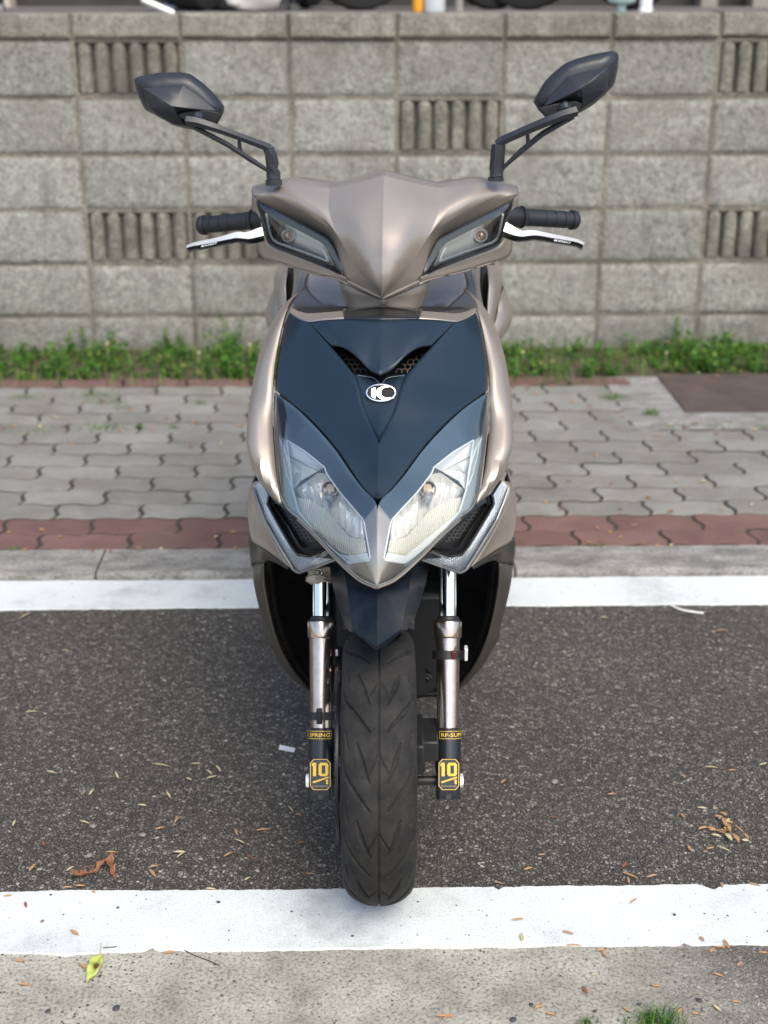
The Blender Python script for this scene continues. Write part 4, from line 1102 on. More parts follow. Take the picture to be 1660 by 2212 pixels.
# ---------------- headlight glass (one V-shaped pane)
lo = cv(B, [(190, 600, 1.992), (187, 760, 1.96), (198, 960, 1.915), (222, 1180, 1.872), (262, 1276, 1.845), (330, 1336, 1.815), (430, 1432, 1.778), (560, 1572, 1.735), (700, 1700, 1.70)]) + [cen(B(805, 1747, 1.683))]
li = cv(B, [(199, 594, 1.986), (330, 694, 1.926), (452, 816, 1.881), (562, 946, 1.840), (656, 1084, 1.799), (732, 1180, 1.764), (786, 1230, 1.745)]) + cc_(B, [(816, 1300, 1.728), (814, 1500, 1.700), (805, 1745, 1.684)])
LN = MB(); LN.grid(loft([lo, li], 60, 22, bulge=.012)); 
hl = bpy.data.objects.new('headlight', None); COL.objects.link(hl); hl.parent = sc
LNm = MB(); LNm.v = list(LN.v); LNm.f = list(LN.f); LNm.mirror()
part('lens', LNm, clearlens, hl, face_cam=True, angle=16, merge=3e-5)
ln_t = bvh_of(LN)
# pane rim: clear edge bead along the outer boundary
mb = MB(); pts = cr(lo, 80); mb.path([p + Vector((.0015, .0, 0)) for p in pts], [.0015] * 80, 8); m2 = mb.mirrored()
edgem = simple('lens_edge', (.14, .14, .125), .12, coat=1, spec=1)
part('lens_edge', mb, edgem, hl); part('lens_edge', m2, edgem, hl)
# smoked housing behind, following the pane
HS = MB()
def pushback(g, off):
    return [[P_ + Vector((0, off, 0)) for P_ in row] for row in g]
gl_ = loft([lo, li], 300, 110, bulge=.012)
HS.grid([[p + Vector((0, .006 + .0 , 0)) if True else p for p in row] for row in gl_])
hs_poly_bright = [(350, 420), (590, 570), (830, 770), (850, 840), (1020, 1080), (1330, 1440), (1415, 1955), (1150, 1995), (960, 1835), (750, 1645), (500, 1335), (425, 1060), (375, 640)]
# cut the housing where the reflector shows
def is_bright(p):
    v = p - CAMV; d = v.y * _c - v.z * _s; X_ = CX + F * v.x / d; Y_ = CY + F * (-(v.y * _s + v.z * _c)) / d
    return inside((X_ - 561.4) / .1692, (Y_ - 879.6) / .1692, hs_poly_bright)
HSf = [f for f in HS.f if not all(is_bright(HS.v[i]) for i in f)]
HS.f = HSf
HSm = MB(); HSm.v = list(HS.v); HSm.f = list(HS.f); HSm.mirror()
def bxy(p):
    v = p - CAMV; d = v.y * _c - v.z * _s; X_ = CX + F * v.x / d; Y_ = CY + F * (-(v.y * _s + v.z * _c)) / d
    return (X_ - 524.0) / .3607, (Y_ - 636.3) / .3607
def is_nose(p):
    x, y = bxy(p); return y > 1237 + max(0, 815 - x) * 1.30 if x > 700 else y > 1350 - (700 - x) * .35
nose_m = simple('nose_reflection_tone', (.36, .33, .30), .33, .6, .3, .25)  # tan tone paints the ground's reflection onto the lower housing
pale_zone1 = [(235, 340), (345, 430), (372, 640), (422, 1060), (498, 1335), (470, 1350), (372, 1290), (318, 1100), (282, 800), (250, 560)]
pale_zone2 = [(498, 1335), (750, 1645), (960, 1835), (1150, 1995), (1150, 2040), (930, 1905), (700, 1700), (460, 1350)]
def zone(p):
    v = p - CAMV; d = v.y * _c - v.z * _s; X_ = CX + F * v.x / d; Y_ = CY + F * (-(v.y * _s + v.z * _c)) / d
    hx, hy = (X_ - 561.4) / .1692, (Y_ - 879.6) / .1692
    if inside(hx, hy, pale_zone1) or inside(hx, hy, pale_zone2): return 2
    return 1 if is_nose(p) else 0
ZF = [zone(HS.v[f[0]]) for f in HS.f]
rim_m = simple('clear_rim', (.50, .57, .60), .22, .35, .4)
for nm_, mt_, want in (('housing', smoke, 0), ('nose_reflection', nose_m, 1), ('housing_rim', rim_m, 2)):
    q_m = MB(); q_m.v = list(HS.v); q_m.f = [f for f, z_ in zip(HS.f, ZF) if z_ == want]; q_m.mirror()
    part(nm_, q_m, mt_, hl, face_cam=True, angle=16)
hcoord = lambda x, y, off: onto(ln_t, *hd(x, y), off, 1.8)
def refl_poly(pts, offs, mat, name, sub=6, ang=30, mirror=True):
    """polygon facet behind the glass, each corner with its own depth"""
    vs = [hcoord(x, y, o_) for (x, y), o_ in zip(pts, offs)]
    c = sum(vs, Vector()) / len(vs)
    mbs = MB(); mbs.add(vs, [tuple(range(len(vs)))])
    for k in (0, 1):
        part(name, mbs if k == 0 else mbs.mirrored(), mat, hl, smooth=False, face_cam=True)
for s_ in (0, 1):                 # deep bowl backing so that nothing shows through
    mb = MB(); mb.prism([hcoord(x, y, .05) for x, y in hs_poly_bright], (0, .003, 0)); 
    wl = MB(); n = len(hs_poly_bright)
    fr0 = [hcoord(x, y, .006) for x, y in hs_poly_bright]; bk0 = [hcoord(x, y, .05) for x, y in hs_poly_bright]
    wl.add(fr0 + bk0, [(i, (i + 1) % n, n + (i + 1) % n, n + i) for i in range(n)])
    if s_: mb, wl = mb.mirrored(), wl.mirrored()
    part('bowl', mb, refl, hl, smooth=False); part('bowl_wall', wl, refl_w, hl, smooth=False)
refl_poly([(350, 420), (590, 575), (830, 770), (745, 815), (385, 625)], [.008, .008, .010, .028, .02], refl_w, 'reflector_facet')
refl_poly([(385, 640), (540, 715), (500, 820), (430, 860)], [.020, .028, .040, .03], refl_w, 'reflector_facet')
refl_poly([(540, 715), (745, 815), (520, 945), (500, 820)], [.028, .03, .014, .040], refl, 'reflector_facet')
refl_poly([(430, 860), (500, 820), (520, 945), (440, 1050), (415, 1000)], [.03, .04, .014, .012, .02], refl_w, 'reflector_facet')
refl_poly([(350, 430), (380, 640), (430, 860), (415, 1060), (400, 1000), (330, 640)], [.009, .019, .028, .012, .009, .008], refl, 'reflector_facet')
def trim(pts, r_, mat, off=.005):
    for s2 in (0, 1):
        q_ = cr([Vector((x, y, 0)) for x, y in pts], 90, True); mb = MB(); mb.path([hcoord(p.x, p.y, off) for p in q_], [r_] * 90, 6)
        part('reflector_rim', mb if not s2 else mb.mirrored(), mat, hl)
trim(hs_poly_bright + [hs_poly_bright[0]], .0012, refl_w)
trim([(262, 400), (330, 560), (375, 720), (425, 1060), (500, 1335)], .0014, refl_w, .004)
trim([(262, 400), (300, 620), (350, 860), (400, 1000)], .0010, refl_w, .004)
# low-beam bowl: concave, vertical flutes
bowl = [(450, 1055), (748, 832), (850, 855), (1020, 1085), (1330, 1445), (1350, 1700), (1150, 1650), (850, 1310), (640, 1180), (530, 1165)]
def flute_patch(top, bot, nfl, amp, d0, dmid, mat, name, rows=8):
    mb = MB(); m_ = nfl * 4 + 1
    T_ = cr([Vector((x, y, 0)) for x, y in top], m_, True); Bt = cr([Vector((x, y, 0)) for x, y in bot], m_, True)
    g = []
    for i in range(rows):
        v = i / (rows - 1); row = []
        for j in range(m_):
            q_ = T_[j].lerp(Bt[j], v); u = j / (m_ - 1)
            off = d0 + (dmid - d0) * math.sin(math.pi * v) * math.sin(math.pi * min(1, u * 1.0 + .0)) + amp * (1 - abs(math.sin(math.pi * (j / 4.0))))
            row.append(hcoord(q_.x, q_.y, off))
        g.append(row)
    mb.grid(g)
    for k in (0, 1): part(name, mb if k == 0 else mb.mirrored(), mat, hl, face_cam=True, angle=12)
flute_patch([(450, 1055), (600, 945), (748, 832), (850, 855), (935, 965), (1020, 1085), (1180, 1265), (1330, 1445)],
            [(530, 1165), (600, 1180), (700, 1215), (850, 1310), (950, 1440), (1060, 1545), (1150, 1650), (1350, 1700)], 9, .009, .014, .036, simple('flute_chrome', (.95, .94, .90), .16, .6), 'bowl_flutes')
# ribbed lower prism
flute_patch([(480, 1150), (560, 1165), (640, 1180), (850, 1310), (1000, 1490), (1150, 1655)],
            [(500, 1320), (620, 1480), (750, 1630), (860, 1730), (1010, 1850), (1150, 1890)], 30, .0026, .012, .012, simple('ribbed_prism', (.86, .84, .76), .2, .25), 'prism_block', 4)
flute_patch([(1150, 1655), (1350, 1700)], [(1150, 1890), (1370, 1850)], 9, .0026, .012, .012, MATS['ribbed_prism'], 'prism_block', 4)
refl_poly([(1145, 1895), (1370, 1855), (1400, 1945), (1150, 1985)], [.012, .012, .007, .007], refl_w, 'reflector_facet')
refl_poly([(500, 1335), (750, 1640), (960, 1830), (1150, 1990), (1145, 1895), (1000, 1860), (760, 1650), (520, 1330)], [.006, .006, .006, .006, .012, .012, .012, .012], refl_w, 'reflector_facet')
# bulb
for s_ in (0, 1):
    c = hcoord(900, 1045, .018); r_ = pxm(110 * .1692, c)
    mb = MB(); mb.lathe(c + Vector((0, .004, -.002)), c + Vector((0, -.006, .003)), [(0, r_), (.5, r_ * 1.02), (1, r_), (1, r_ * .82), (0, r_ * .76)], 32, cap=False)
    m2 = MB(); m2.lathe(c + Vector((0, .01, 0)), c + Vector((0, -.004, .002)), [(0, r_ * .76), (1, r_ * .5)], 24)
    c3 = hcoord(888, 1145, .012); r3 = pxm(58 * .1692, c3); m3 = MB(); m3.lathe(c3 + Vector((0, .012, 0)), c3 + Vector((0, -.006, -.002)), [(0, r3), (.6, r3), (.9, r3 * .8), (1, r3 * .3)], 24)
    if s_: mb, m2, m3 = mb.mirrored(), m2.mirrored(), m3.mirrored()
    part('bulb_ring', mb, simple('dark_ring', (.16, .13, .11), .25, .8) if 'dark_ring' not in MATS else MATS['dark_ring'], hl)
    part('bulb', m2, simple('amber_bulb', (.80, .66, .48), .1, .5) if 'amber_bulb' not in MATS else MATS['amber_bulb'], hl)
    part('bulb_cap', m3, simple('bulb_cap', (.42, .44, .44), .35, .4) if 'bulb_cap' not in MATS else MATS['bulb_cap'], hl)

# nose trim under the glass
n0 = cv(B, [(560, 1574, 1.737), (700, 1703, 1.702)]) + [cen(B(805, 1751, 1.686))]
n1 = [p + Vector((0, .10, -.004)) for p in n0]
mb = MB(); lo_low = lo[5:-1] + [lo[-1]]
aa = [p + Vector((.0, .001, -.002)) for p in lo_low]; bb = [p + Vector((0, .09, -.006)) for p in lo_low]
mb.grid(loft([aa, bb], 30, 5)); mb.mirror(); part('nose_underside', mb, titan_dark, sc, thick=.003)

# ---------------- side panels (titanium)
for s_ in (0, 1):
    inn = cv(B, [(276, 84, 2.116), (258, 130, 2.098), (236, 215, 2.078), (212, 330, 2.052), (193, 450, 2.024), (183, 590, 1.994), (179, 760, 1.964), (190, 960, 1.917), (208, 1120, 1.884), (238, 1252, 1.855)])
    in2 = cv(B, [(274, 84, 2.120), (248, 128, 2.104), (218, 212, 2.086), (188, 330, 2.062), (164, 450, 2.038), (148, 590, 2.010), (142, 760, 1.982), (150, 960, 1.938), (172, 1110, 1.902), (226, 1244, 1.862)])
    md_ = cv(B, [(272, 84, 2.124), (236, 126, 2.118), (192, 206, 2.108), (150, 330, 2.094), (118, 460, 2.076), (92, 620, 2.054), (80, 800, 2.030), (90, 960, 1.998), (130, 1095, 1.948), (212, 1232, 1.872)])
    ou = cv(B, [(270, 84, 2.130), (224, 125, 2.145), (172, 205, 2.155), (118, 345, 2.155), (84, 480, 2.145), (54, 650, 2.13), (37, 840, 2.11), (44, 930, 2.09), (86, 1070, 2.03), (196, 1220, 1.89)])
    def redepth(curve, d_, x_off):
        ref = sorted(inn, key=lambda p: p.z)
        o_ = []
        for p in curve:
            zz = [q.z for q in ref]; yy = [q.y for q in ref]; o_.append(float(np.interp(p.z, zz, yy)) + d_)
        return o_
    def again(pts2, ys): return [P(CX + F * (p.x) / ((p.y) * _c - (p.z - H) * _s), CY + F * (-(p.y * _s + (p.z - H) * _c)) / (p.y * _c - (p.z - H) * _s), y_) for p, y_ in zip(pts2, ys)]
    in2 = [inn[0]] + again(in2[1:-1], redepth(in2[1:-1], .005, 0)) + [in2[-1]]
    md_ = [md_[0]] + again(md_[1:-1], redepth(md_[1:-1], .024, 0)) + [md_[-1]]
    ou = [ou[0]] + again(ou[1:-1], redepth(ou[1:-1], .072, 0)) + [ou[-1]]
    wr_ = [p + Vector((.004, .07, 0)) for p in ou]; wr2 = [p + Vector((.02, .16, 0)) for p in ou]
    mb = MB(); mb.grid(loft([wr2, wr_, ou, md_, in2, inn], 50, 22))
    if s_: mb = mb.mirrored()
    part('side_panel', mb, titan, sc, thick=.003, face_cam=True, angle=40)
    # narrow chrome-like inner edge next to the glass
    mb = MB(); e0 = cv(B, [(190, 700, 1.976), (193, 860, 1.945), (203, 1000, 1.914), (218, 1130, 1.886), (246, 1262, 1.855)]); e1 = [p + Vector((.0035, .001, 0)) for p in e0]
    mb.grid(loft([e0, e1], 20, 3))
    if s_: mb = mb.mirrored()
    part('panel_edge', mb, blackg, sc, thick=.002, face_cam=True)

# dark body core behind everything, closed
def core_ring(y, halfx_l, Yf, Yb):
    """section of the dark inner body at crop row y"""
    p = B(halfx_l, y, Yf); c = cen(B(830, y, Yf)); hw = c.x - p.x
    z = p.z; k = XC(Yf); cy_f = Yf
    return [Vector((k - hw, Yf + .03, z)), Vector((k - hw * .5, Yf + .0, z)), Vector((k, Yf - .02, z)), Vector((k + hw * .5, Yf + 0, z)), Vector((k + hw, Yf + .03, z)), Vector((k + hw * .9, Yb, z)), Vector((k, Yb + .01, z)), Vector((k - hw * .9, Yb, z))]
secs = [(110, 320, 2.125, 2.17), (300, 250, 2.115, 2.19), (600, 215, 2.085, 2.21), (900, 225, 2.03, 2.2), (1150, 270, 1.985, 2.19), (1330, 380, 1.93, 2.17), (1520, 570, 1.87, 2.15), (1640, 680, 1.83, 2.13)]
mb = MB(); rings = [core_ring(*s4) for s4 in secs]
vs = [p for r_ in rings for p in r_]; fs = [(i * 8 + k, i * 8 + (k + 1) % 8, (i + 1) * 8 + (k + 1) % 8, (i + 1) * 8 + k) for i in range(len(rings) - 1) for k in range(8)]
fs += [tuple(range(8)), tuple(reversed(range(len(vs) - 8, len(vs))))]
mb.add(vs, fs); part('body_core', mb, blackp, sc)

# ---------------- turn signals, ducts and lower panels
for s_ in (0, 1):
    M_ = (lambda m: m.mirrored()) if s_ else (lambda m: m)
    so = cv(T, [(165, 300, 1.965), (225, 500, 1.948), (330, 780, 1.925), (470, 1030, 1.902), (620, 1290, 1.880), (770, 1535, 1.862), (850, 1578, 1.850), (1130, 1478, 1.822), (1405, 1372, 1.800)])
    si = cv(T, [(285, 208, 1.955), (405, 410, 1.935), (375, 545, 1.932), (470, 730, 1.912), (600, 960, 1.890), (735, 1190, 1.868), (830, 1310, 1.852), (1010, 1335, 1.832), (1235, 1236, 1.808)])
    tsr = bpy.data.objects.new('turn_signal', None); COL.objects.link(tsr); tsr.parent = sc
    g = loft([so, si], 60, 10, lin=True, bulge=.004)
    mb = MB(); mb.grid(pushback(g, .006)); part('reflector', M_(mb), sigm, tsr, face_cam=True)
    mb = MB(); mb.grid(g); part('lens', M_(mb), clearlens, tsr, face_cam=True, angle=25)
    mb = MB(); po = cr(so, 70, True); mb.path(po, [.0022] * 70, 8); part('frame', M_(mb), simple('signal_frame', (.20, .21, .22), .2, .5) if 'signal_frame' not in MATS else MATS['signal_frame'], tsr)
    mb = MB(); pi_ = cr(si, 70, True); mb.path([p + Vector((0, .002, 0)) for p in pi_], [.0022] * 70, 8); part('frame', M_(mb), blackg, tsr)
    bo = cr(so, 60, True); mb = MB(); mb.grid([[p + Vector((0, .008, 0)), p + Vector((0, .07, 0))] for p in bo]); part('back_shell', M_(mb), blackp, tsr)
    # duct
    dk_o = [(405, 412), (470, 425), (585, 500), (700, 622), (905, 785), (1060, 960), (1225, 1195), (1190, 1212), (900, 1238), (835, 1185), (640, 860), (480, 610), (400, 540)]
    dk_i = [(495, 530), (520, 535), (600, 590), (690, 665), (880, 830), (1020, 990), (1140, 1155), (1115, 1180), (910, 1205), (862, 1165), (690, 870), (520, 620), (478, 560)]
    dY = lambda x, y: 1.945 - (x - 400) * .000135 - (y - 400) * .00004 + .002
    n = len(dk_o); mb = MB()
    vo_ = [T(x, y, dY(x, y)) for x, y in dk_o]; vi = [T(x, y, dY(x, y) - .002) for x, y in dk_i]; vb = [T(x, y, dY(x, y) + .03) for x, y in dk_i]
    mb.add(vo_ + vi + vb, [(i, (i + 1) % n, n + (i + 1) % n, n + i) for i in range(n)] + [(n + i, n + (i + 1) % n, 2 * n + (i + 1) % n, 2 * n + i) for i in range(n)] + [tuple(range(2 * n, 3 * n))])
    part('air_duct', M_(mb), blackg, sc, angle=25)
    gap = MB(); gap.add([T(x, y, dY(x, y) + .014) for x, y in [(285, 208), (420, 380), (560, 480), (1240, 1200), (1420, 1372), (1000, 1345), (820, 1320), (600, 960), (370, 545)]], [tuple(range(9))]); part('duct_backing', M_(gap), blackp, sc)
    hm = hexmesh([(520, 545), (600, 590), (690, 665), (880, 830), (1020, 990), (1100, 1120), (1060, 1110), (900, 1080), (830, 1010), (700, 820), (600, 650)], 62, 6.5, T, lambda x, y: dY(x, y) + .012, .004)
    part('duct_lattice', M_(hm), simple('duct_lattice', (.11, .10, .09), .45) if 'duct_lattice' not in MATS else MATS['duct_lattice'], sc, smooth=False)
    # light rim line and outer lower panel
    r0 = cv(T, [(150, 215, 1.985), (112, 320, 1.978), (232, 650, 1.950), (420, 1030, 1.925), (630, 1375, 1.893), (720, 1510, 1.880), (780, 1562, 1.868)])
    r1 = cv(T, [(265, 185, 1.965), (152, 300, 1.968), (262, 640, 1.936), (455, 1025, 1.906), (655, 1350, 1.880), (750, 1525, 1.866), (785, 1566, 1.862)])
    mb = MB(); mb.grid(loft([r0, r1], 30, 4)); part('signal_surround', M_(mb), titan, sc, thick=.003, face_cam=True)
    p_o = cv(T, [(140, 212, 2.00), (100, 330, 2.01), (80, 520, 2.025), (84, 760, 2.03), (118, 1010, 2.025), (130, 1060, 2.02)])
    p_m = cv(T, [(146, 213, 1.992), (106, 325, 1.99), (160, 580, 1.985), (240, 820, 1.975), (345, 1100, 1.96), (395, 1264, 1.948)])
    p_i = cv(T, [(150, 215, 1.986), (112, 322, 1.979), (228, 648, 1.952), (415, 1030, 1.927), (625, 1378, 1.895), (700, 1490, 1.884)])
    p_w = [p + Vector((.006, .10, 0)) for p in p_o]
    mb = MB(); mb.grid(loft([p_w, p_o, p_m, p_i], 30, 14)); part('lower_side_panel', M_(mb), titan, sc, thick=.003, face_cam=True, angle=50)
    # leg shield edge, crop C
    u_t = cv(C, [(51, -99, 2.022), (100, -62, 2.0), (159, -14, 1.955), (220, 30, 1.925), (279, 73, 1.902)])
    u_b = cv(C, [(64, 60, 2.05), (100, 54, 2.018), (134, 50, 1.99), (160, 30, 1.975), (192, 38, 1.955), (235, 58, 1.93), (279, 84, 1.908)])
    u_l = cv(C, [(51, -99, 2.022), (49, -30, 2.044), (64, 60, 2.05)]); u_r = [u_t[-1], u_b[-1]]
    q_o = cv(C, [(64, 60, 2.05), (75, 150, 2.05), (105, 300, 2.045), (138, 430, 2.04), (145, 490, 2.04), (200, 590, 2.045), (262, 682, 2.05), (330, 758, 2.06), (402, 812, 2.07)])
    q_m = cv(C, [(100, 54, 2.018), (108, 150, 2.012), (143, 300, 2.014), (180, 430, 2.014), (196, 490, 2.016), (236, 580, 2.022), (290, 672, 2.032), (345, 744, 2.045), (402, 806, 2.062)])
    q_i = cv(C, [(134, 50, 1.99), (134, 120, 1.992), (141, 200, 1.996), (172, 370, 2.0), (208, 500, 2.005), (246, 590, 2.014), (298, 680, 2.026), (350, 744, 2.042), (400, 802, 2.06)])
    q_w = [p + Vector((.008, .12, 0)) for p in q_o]; u_w = [p + Vector((.008, .12, 0)) for p in u_l]
    mb = MB(); mb.grid(loft([q_w, q_o, q_m, q_i], 44, 16)); mb.grid(coons(u_t, u_b, u_l, u_r, 10, 20)); mb.grid(loft([u_w, u_l], 10, 3))
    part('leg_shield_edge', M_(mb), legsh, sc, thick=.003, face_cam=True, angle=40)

# inner shield behind the wheel
rows = []
for (xl, y, Ye, Yc_) in ((160, 10, 2.0, 2.16), (150, 110, 2.02, 2.17), (165, 250, 2.035, 2.18), (192, 400, 2.05, 2.18), (232, 520, 2.06, 2.17), (300, 660, 2.065, 2.15), (375, 762, 2.07, 2.13), (460, 840, 2.07, 2.11)):
    a = C(xl - 6, y, Ye); hw = XC(Ye) - a.x; z = a.z
    zc = C(820, y + (0 if y < 700 else 30), Yc_).z
    row = []
    for k in range(33):
        u = -1 + 2 * k / 32; w = 1 - u * u; yy = Ye + (Yc_ - Ye) * (w ** .6 if w > 0 else 0)
        row.append(Vector((XC(Ye) + hw * u, yy, z + (zc - z) * w)))
    rows.append(row)
sm = [cr([rows[i][k] for i in range(len(rows))], 30) for k in range(33)]
mb = MB(); mb.grid([[sm[k][i] for k in range(33)] for i in range(30)]); part('inner_shield', mb, blackg, sc, thick=.004, face_cam=True, angle=60)
mb = MB()   # belly pan and radiator region between shield and floor
a = C(1150, 868, 2.1); mb.box(XC(2.1) - .085, XC(2.1) + .118, 2.10, 2.2, a.z, a.z + .20); part('lower_cover', mb, blackp, sc, bevel=.01)
mb = MB(); mb.path([C(1100, 690, 2.06), C(1116, 712, 2.05), C(1120, 735, 2.05), C(1108, 760, 2.06)], [.003, .004, .005, .003], 8); part('rubber_plug', mb, blackp, sc)

# ---------------- handlebar cover
hc_l = cv(A, [(600, 91, 2.232), (598, 180, 2.180), (632, 270, 2.146), (686, 370, 2.118), (742, 445, 2.092), (800, 498, 2.068)])
hc_c = cc_(A, [(802, 42, 2.205), (803, 140, 2.150), (805, 250, 2.098), (805, 350, 2.062), (806, 430, 2.050), (806, 506, 2.062)])
hc_m = [a.lerp(b_, .5) - Vector((0, d, 0)) for a, b_, d in zip(hc_l, hc_c, (.004, .010, .014, .013, .009, .001))]
# keep the upper edge's picture outline
hc_m[0] = A(690, 72, 2.218)
HCG = MB(); HCG.grid(loft([hc_l[:4], hc_m[:4], hc_c[:4]], 20, 18)); HCG.grid(loft([hc_l[3:], hc_m[3:], hc_c[3:]], 16, 18))
hw_top = cv(A, [(300, 99, 2.283), (380, 79, 2.272), (440, 68, 2.262), (520, 78, 2.248)]) + [hc_l[0]]
hw_right = hc_l[:4]
hw_bot = cv(A, [(304, 112, 2.270), (380, 128, 2.254), (460, 164, 2.226), (540, 206, 2.194), (615, 256, 2.164), (655, 312, 2.140)]) + [hc_l[3]]
HCG.grid(coons(hw_top, hw_bot, [hw_top[0], hw_bot[0]], hw_right, 20, 34, bulge=.006))
hl_b1 = cv(A, [(318, 134, 2.272), (392, 174, 2.262), (470, 214, 2.242), (540, 252, 2.220), (594, 284, 2.198), (620, 330, 2.176), (646, 400, 2.155)])
hl_b2 = [hl_b1[-1]] + cv(A, [(668, 440, 2.140), (740, 482, 2.105), (800, 507, 2.074)])
HCG.grid([[a.lerp(b_, k / 6) for k in range(7)] for a, b_ in zip(cr(hw_bot, 34), cr(hl_b1, 34))])
HCG.grid([[a.lerp(b_, k / 6) for k in range(7)] for a, b_ in zip(cr(hc_l[3:], 16), cr(hl_b2, 16))])
HCG.grid([[a.lerp(b_, k / 2) for k in range(3)] for a, b_ in zip([hc_l[-1], hc_c[-1]], [hl_b2[-1], cen(A(806, 511, 2.070))])])
hl_b = hl_b2 + [cen(A(806, 511, 2.070))]
b_t = cv(A, [(318, 134, 2.272), (324, 165, 2.276), (338, 225, 2.272), (362, 300, 2.268), (440, 336, 2.240), (520, 366, 2.210), (600, 400, 2.176), (652, 428, 2.150), (668, 440, 2.140)])
b_b = cv(A, [(302, 112, 2.290), (303, 180, 2.292), (322, 240, 2.290), (331, 345, 2.284), (420, 380, 2.250), (510, 409, 2.215), (590, 428, 2.18), (640, 441, 2.160), (672, 458, 2.145)])
HCG.grid([[a.lerp(b_, k / 4) for k in range(5)] for a, b_ in zip(cr(b_t, 40), cr(b_b, 40))])
# below the lamp towards the tip
HCG.grid([[a.lerp(b_, k / 3) for k in range(4)] for a, b_ in zip(cr([b_t[-1], hl_b[-2], hl_b[-1]], 12), cr([b_b[-1], A(735, 490, 2.115), cen(A(806, 514, 2.085))], 12))])
# returns: top, end and bottom going back
def back_of(pts, dy, dz, shrink=.0): return [Vector((p.x + (XC(p.y) - p.x) * shrink, p.y + dy, p.z + dz)) for p in pts]
tope = cr(hw_top, 34)[:-1] + cr([hc_l[0], hc_m[0], hc_c[0]], 18)
HCG.grid([[a, b_, c] for a, b_, c in zip(tope, back_of(tope, .02, .004), back_of(tope, .11, -.004, .04))])
ende = [hw_top[0], A(298, 106, 2.291), b_b[0]]
sidee = cr([hw_top[0]] + b_b[:4], 18); HCG.grid([[a, b_] for a, b_ in zip(sidee, back_of(sidee, .07, 0, .02))])
bote = cr(b_b[3:], 24); HCG.grid([[a, b_] for a, b_ in zip(bote, back_of(bote, .12, .004, .0))])
HCG.mirror()
part('handlebar_cover', HCG, titan, sc, thick=.0025, face_cam=True, angle=13, merge=3e-4)
# back half of the cover and instrument hood
mb = MB()
secs = [(2.30, .150, .885, 1.005), (2.36, .140, .895, 1.0), (2.41, .10, .92, .98)]
vs = []; fs = []
for (Y, hw, z0, z1) in secs:
    for u, w in ((-1, .35), (-.9, .75), (-.4, 1), (.4, 1), (.9, .75), (1, .35), (.55, .0), (-.55, .0)): vs.append(Vector((XC(Y) + hw * u, Y, z0 + (z1 - z0) * w - .008)))
for i in range(2):
    for k in range(8): k2 = (k + 1) % 8; fs.append((i * 8 + k, i * 8 + k2, (i + 1) * 8 + k2, (i + 1) * 8 + k))
fs += [tuple(range(8)), tuple(reversed(range(16, 24)))]
mb.add(vs, fs); part('instrument_hood', mb, blackp, sc)
